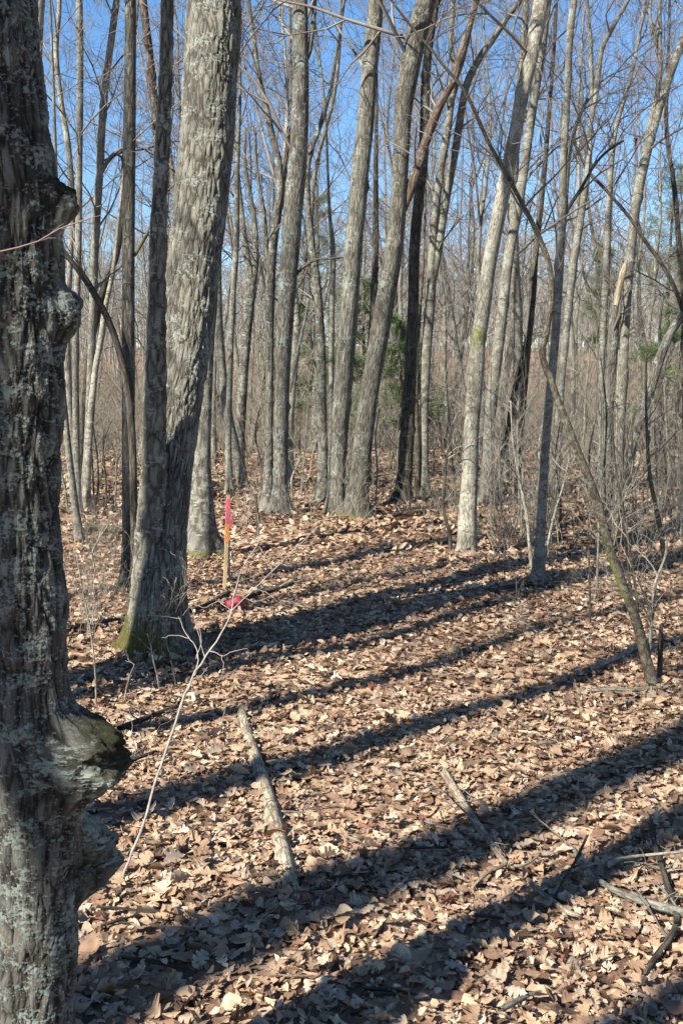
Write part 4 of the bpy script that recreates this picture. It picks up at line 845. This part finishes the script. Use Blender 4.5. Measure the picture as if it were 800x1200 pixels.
# ------------------------------------------------------------------ logs and fallen branches
def ground_line(pts, lift=.5):
    P, R = [], []
    for (x, y, w_) in pts:
        p = G(x, y); r = w_ / F * np.linalg.norm(p - (0, 0, CAMH)) / 2; P.append(p + np.array([0, 0, r * lift + .022])); R.append(r)
    return P, R
def fallen(name, label, cat, pts, m, forks=(), sides=12, step=.02, lift=.5, rough=.12, seed=1, group=None, twigs=0, lifts=None):
    P, R = ground_line(pts, lift)
    if lifts: P = [p + np.array([0, 0, l]) for p, l in zip(P, lifts)]
    g = P[0].copy(); g[2] = float(H(g[0], g[1]))
    e = empty(name, g, label, cat, group)
    link('stem', sweep(P, R, sides, step, flare(0, .1, 3, 0, rough, seed), True, None, g), M[m], e)
    for f_ in forks:
        P2, R2 = ground_line(f_, lift); link('side_branch', sweep(P2, R2, max(6, sides // 2), step, None, True, None, g), M[m], e)
    if twigs:
        rng = random.Random(seed); L = []
        for _ in range(twigs):
            k_ = rng.randrange(1, len(P)); a = rng.uniform(0, 6.28); grow(L, rng, P[k_], (math.cos(a), math.sin(a), rng.uniform(.0, .7)), rng.uniform(.08, .3), R[k_] * .35, 0, 1, 0, .2, .5, .001)
        v_, q_ = tubes(L, g); link('twigs', mesh_np('twigs', v_, q_), M['twig'], e)
fallen('fallen_log', 'pale barkless half-buried log lying lengthwise in the middle foreground', 'log', [(282, 838, 15), (287, 860, 18), (296, 890, 20), (305, 920, 23), (315, 955, 26), (323, 985, 28), (331, 1015, 27), (338, 1045, 24), (345, 1075, 22), (350, 1105, 18)], 'log', sides=40, step=.008, lift=-.48, rough=.22, lifts=[0] * 7 + [-.006, -.018, -.03])
FB = None
fallen('fallen_branch', 'bare pale forked branch right of the half-buried log, its upper end thickest', 'branch', [(521, 916, 9), (530, 932, 9), (541, 948, 8.5), (553, 968, 8), (565, 985, 8), (578, 1003, 7), (592, 1022, 6)], 'log', forks=[[(592, 1022, 4), (575, 1030, 4), (562, 1040, 3.5), (552, 1050, 3)], [(590, 1020, 4), (607, 1024, 3.4), (622, 1018, 3), (632, 1008, 2.5)]], twigs=5, seed=3, lift=1)
fallen('fallen_branch', 'curved brown branch lying just below the forked pale branch', 'branch', [(618, 1042, 7), (632, 1056, 7), (648, 1068, 7), (664, 1079, 6), (678, 1083, 5)], 'log', seed=4, lift=.8)
fallen('fallen_branch', 'lichen-spotted grey branch entering from the right edge', 'branch', [(815, 1090, 10), (795, 1082, 10), (770, 1075, 9), (745, 1066, 7.5), (722, 1056, 6.5), (700, 1042, 6), (685, 1026, 5), (668, 1000, 4)], 'smooth', seed=5, twigs=8, lift=1)
fallen('fallen_branch', 'dark crooked branch at the lower right corner', 'branch', [(762, 970, 4), (765, 995, 5), (775, 1030, 6), (784, 1062, 7), (792, 1090, 7), (783, 1112, 6), (768, 1132, 6), (757, 1150, 5), (752, 1165, 3)], 'dark', seed=6, twigs=6, lift=1.2)
fallen('fallen_branch', 'thin white stick lying nearly level at the lower right', 'branch', [(637, 1046, 2), (662, 1040, 3), (700, 1034, 3), (740, 1031, 3), (790, 1026, 3), (812, 1022, 3)], 'rodm' if 'rodm' in M else 'pale', seed=7, lift=2, lifts=[0, .02, .04, .05, .05, .05])
fallen('fallen_branch', 'thin dark stick crossing the white stick at an angle', 'branch', [(687, 1005, 2.5), (673, 1030, 3), (660, 1048, 3), (650, 1060, 3)], 'dark', seed=8, lift=2, lifts=[.05, .03, .02, 0])
fallen('fallen_branch', 'long thin stick lying across the foot of the bowed sapling', 'branch', [(690, 816, 4), (715, 815, 4.5), (745, 815, 4.5), (782, 812, 3.5)], 'pale', seed=9, lift=1)
fallen('fallen_branch', 'thick weathered branch behind the bowed sapling foot, pale broken end', 'branch', [(690, 790, 4), (712, 782, 6), (732, 772, 7), (752, 757, 7), (765, 748, 6)], 'log', seed=10, lift=.6)
fallen('fallen_branch', 'dark rotting branch running right from the red ball by the stake', 'branch', [(262, 716, 5), (284, 708, 6), (305, 700, 7), (325, 696, 7), (342, 690, 7)], 'dark', seed=11, twigs=5, lift=1)
fallen('fallen_branch', 'dark branch on the leaves between the mossy oak and the stake', 'branch', [(222, 722, 4), (240, 716, 5), (255, 708, 6), (268, 700, 5)], 'dark', seed=12, twigs=3, lift=1)
fallen('fallen_branch', 'dark stick lying right of the lichen tree, lower of two', 'branch', [(112, 912, 6), (135, 905, 6), (158, 898, 5), (180, 890, 4)], 'dark', seed=13, lift=1, twigs=3)
fallen('fallen_branch', 'brown stick right of the big burl, upper of two', 'branch', [(140, 862, 6), (165, 852, 6), (190, 842, 5), (208, 835, 4)], 'dark', seed=14, lift=1, twigs=3)
fallen('fallen_branch', 'thin dark stick behind the lichen tree level with the oak foot', 'branch', [(85, 742, 5), (110, 737, 5), (140, 731, 4)], 'dark', seed=15, lift=1, twigs=4)
fallen('fallen_branch', 'mossy yellow-green low log lying behind the left clump', 'branch', [(98, 627, 6), (115, 625, 7), (132, 626, 7), (145, 628, 5)], 'green', seed=16, lift=1)
fallen('fallen_branch', 'thin grey stick lying at the bottom edge of the picture', 'branch', [(585, 1196, 6), (600, 1188, 6), (618, 1178, 5), (640, 1172, 4)], 'pale', seed=17, lift=1)
fallen('fallen_branch', 'short dark branch lying on leaves right of the twin grey trunks', 'branch', [(445, 612, 4), (470, 607, 5), (498, 603, 4)], 'dark', seed=18, lift=1, twigs=4)
fallen('fallen_branch', 'small twig lying in the sunny leaves below the forked branch start', 'branch', [(468, 1022, 3), (474, 1010, 3.5), (482, 1000, 3), (492, 993, 2)], 'dark', seed=19, lift=1.2)
fallen('fallen_branch', 'twiggy dark stick in the leaves left of the slim dark-footed tree', 'branch', [(570, 700, 3), (590, 694, 4), (608, 692, 4), (622, 688, 3)], 'dark', seed=20, lift=1.2, twigs=6)
rng = random.Random(55)
for i in range(46):
    px, py = rng.uniform(90, 800), rng.uniform(640, 1180); l = rng.uniform(18, 60) * (py / 900); a = rng.gauss(0, .45); w_ = rng.uniform(1.6, 3.4) * py / 900
    dx, dy = math.cos(a) * l, math.sin(a) * l * .5
    mt = rng.choice(['dark', 'log', 'pale', 'dark'])
    fallen('small_stick', f"{'long' if l > 38 else 'short'} {'dark' if mt == 'dark' else 'tan' if mt == 'log' else 'pale grey'} stick {'behind' if py < 760 else 'in the middle of' if py < 950 else 'near in'} the leaves, {'left of the half-buried log' if px < 290 else 'right of the half-buried log' if px < 480 else 'near the forked pale branch' if px < 640 else 'toward the right edge'}", 'stick', [(px, py, w_), (px + dx * .5 + rng.gauss(0, 2), py + dy * .5, w_ * 1.05), (px + dx, py + dy, w_ * .6)], mt, seed=20 + i, lift=1.5, group='small sticks on the leaves', sides=7, step=.03)

# a few dead leaves still hanging
def hang(label, px, py, Y, s_, seed):
    r_ = np.random.RandomState(seed); v, q = leafshape('oak', r_); p = W(px, py, Y)[0]
    R_ = rotm(np.array([r_.uniform(0, 6)]), np.array([1.3]), np.array([.3]))[0]; v = (v * s_) @ R_.T
    me = mesh_np('hanging_leaf', v, q); c = np.array([.09, .045, .03, 1.]); attr(me, 'leafcol', 'FLOAT_COLOR', np.tile(c, (len(v), 1)))
    o = link('hanging_leaf', me, M['leaf']); o.location = p; tag(o, label, 'leaf')
hang('dead brown leaf hanging high at the upper right against the sky', 745, 168, 9.5, .11, 1)
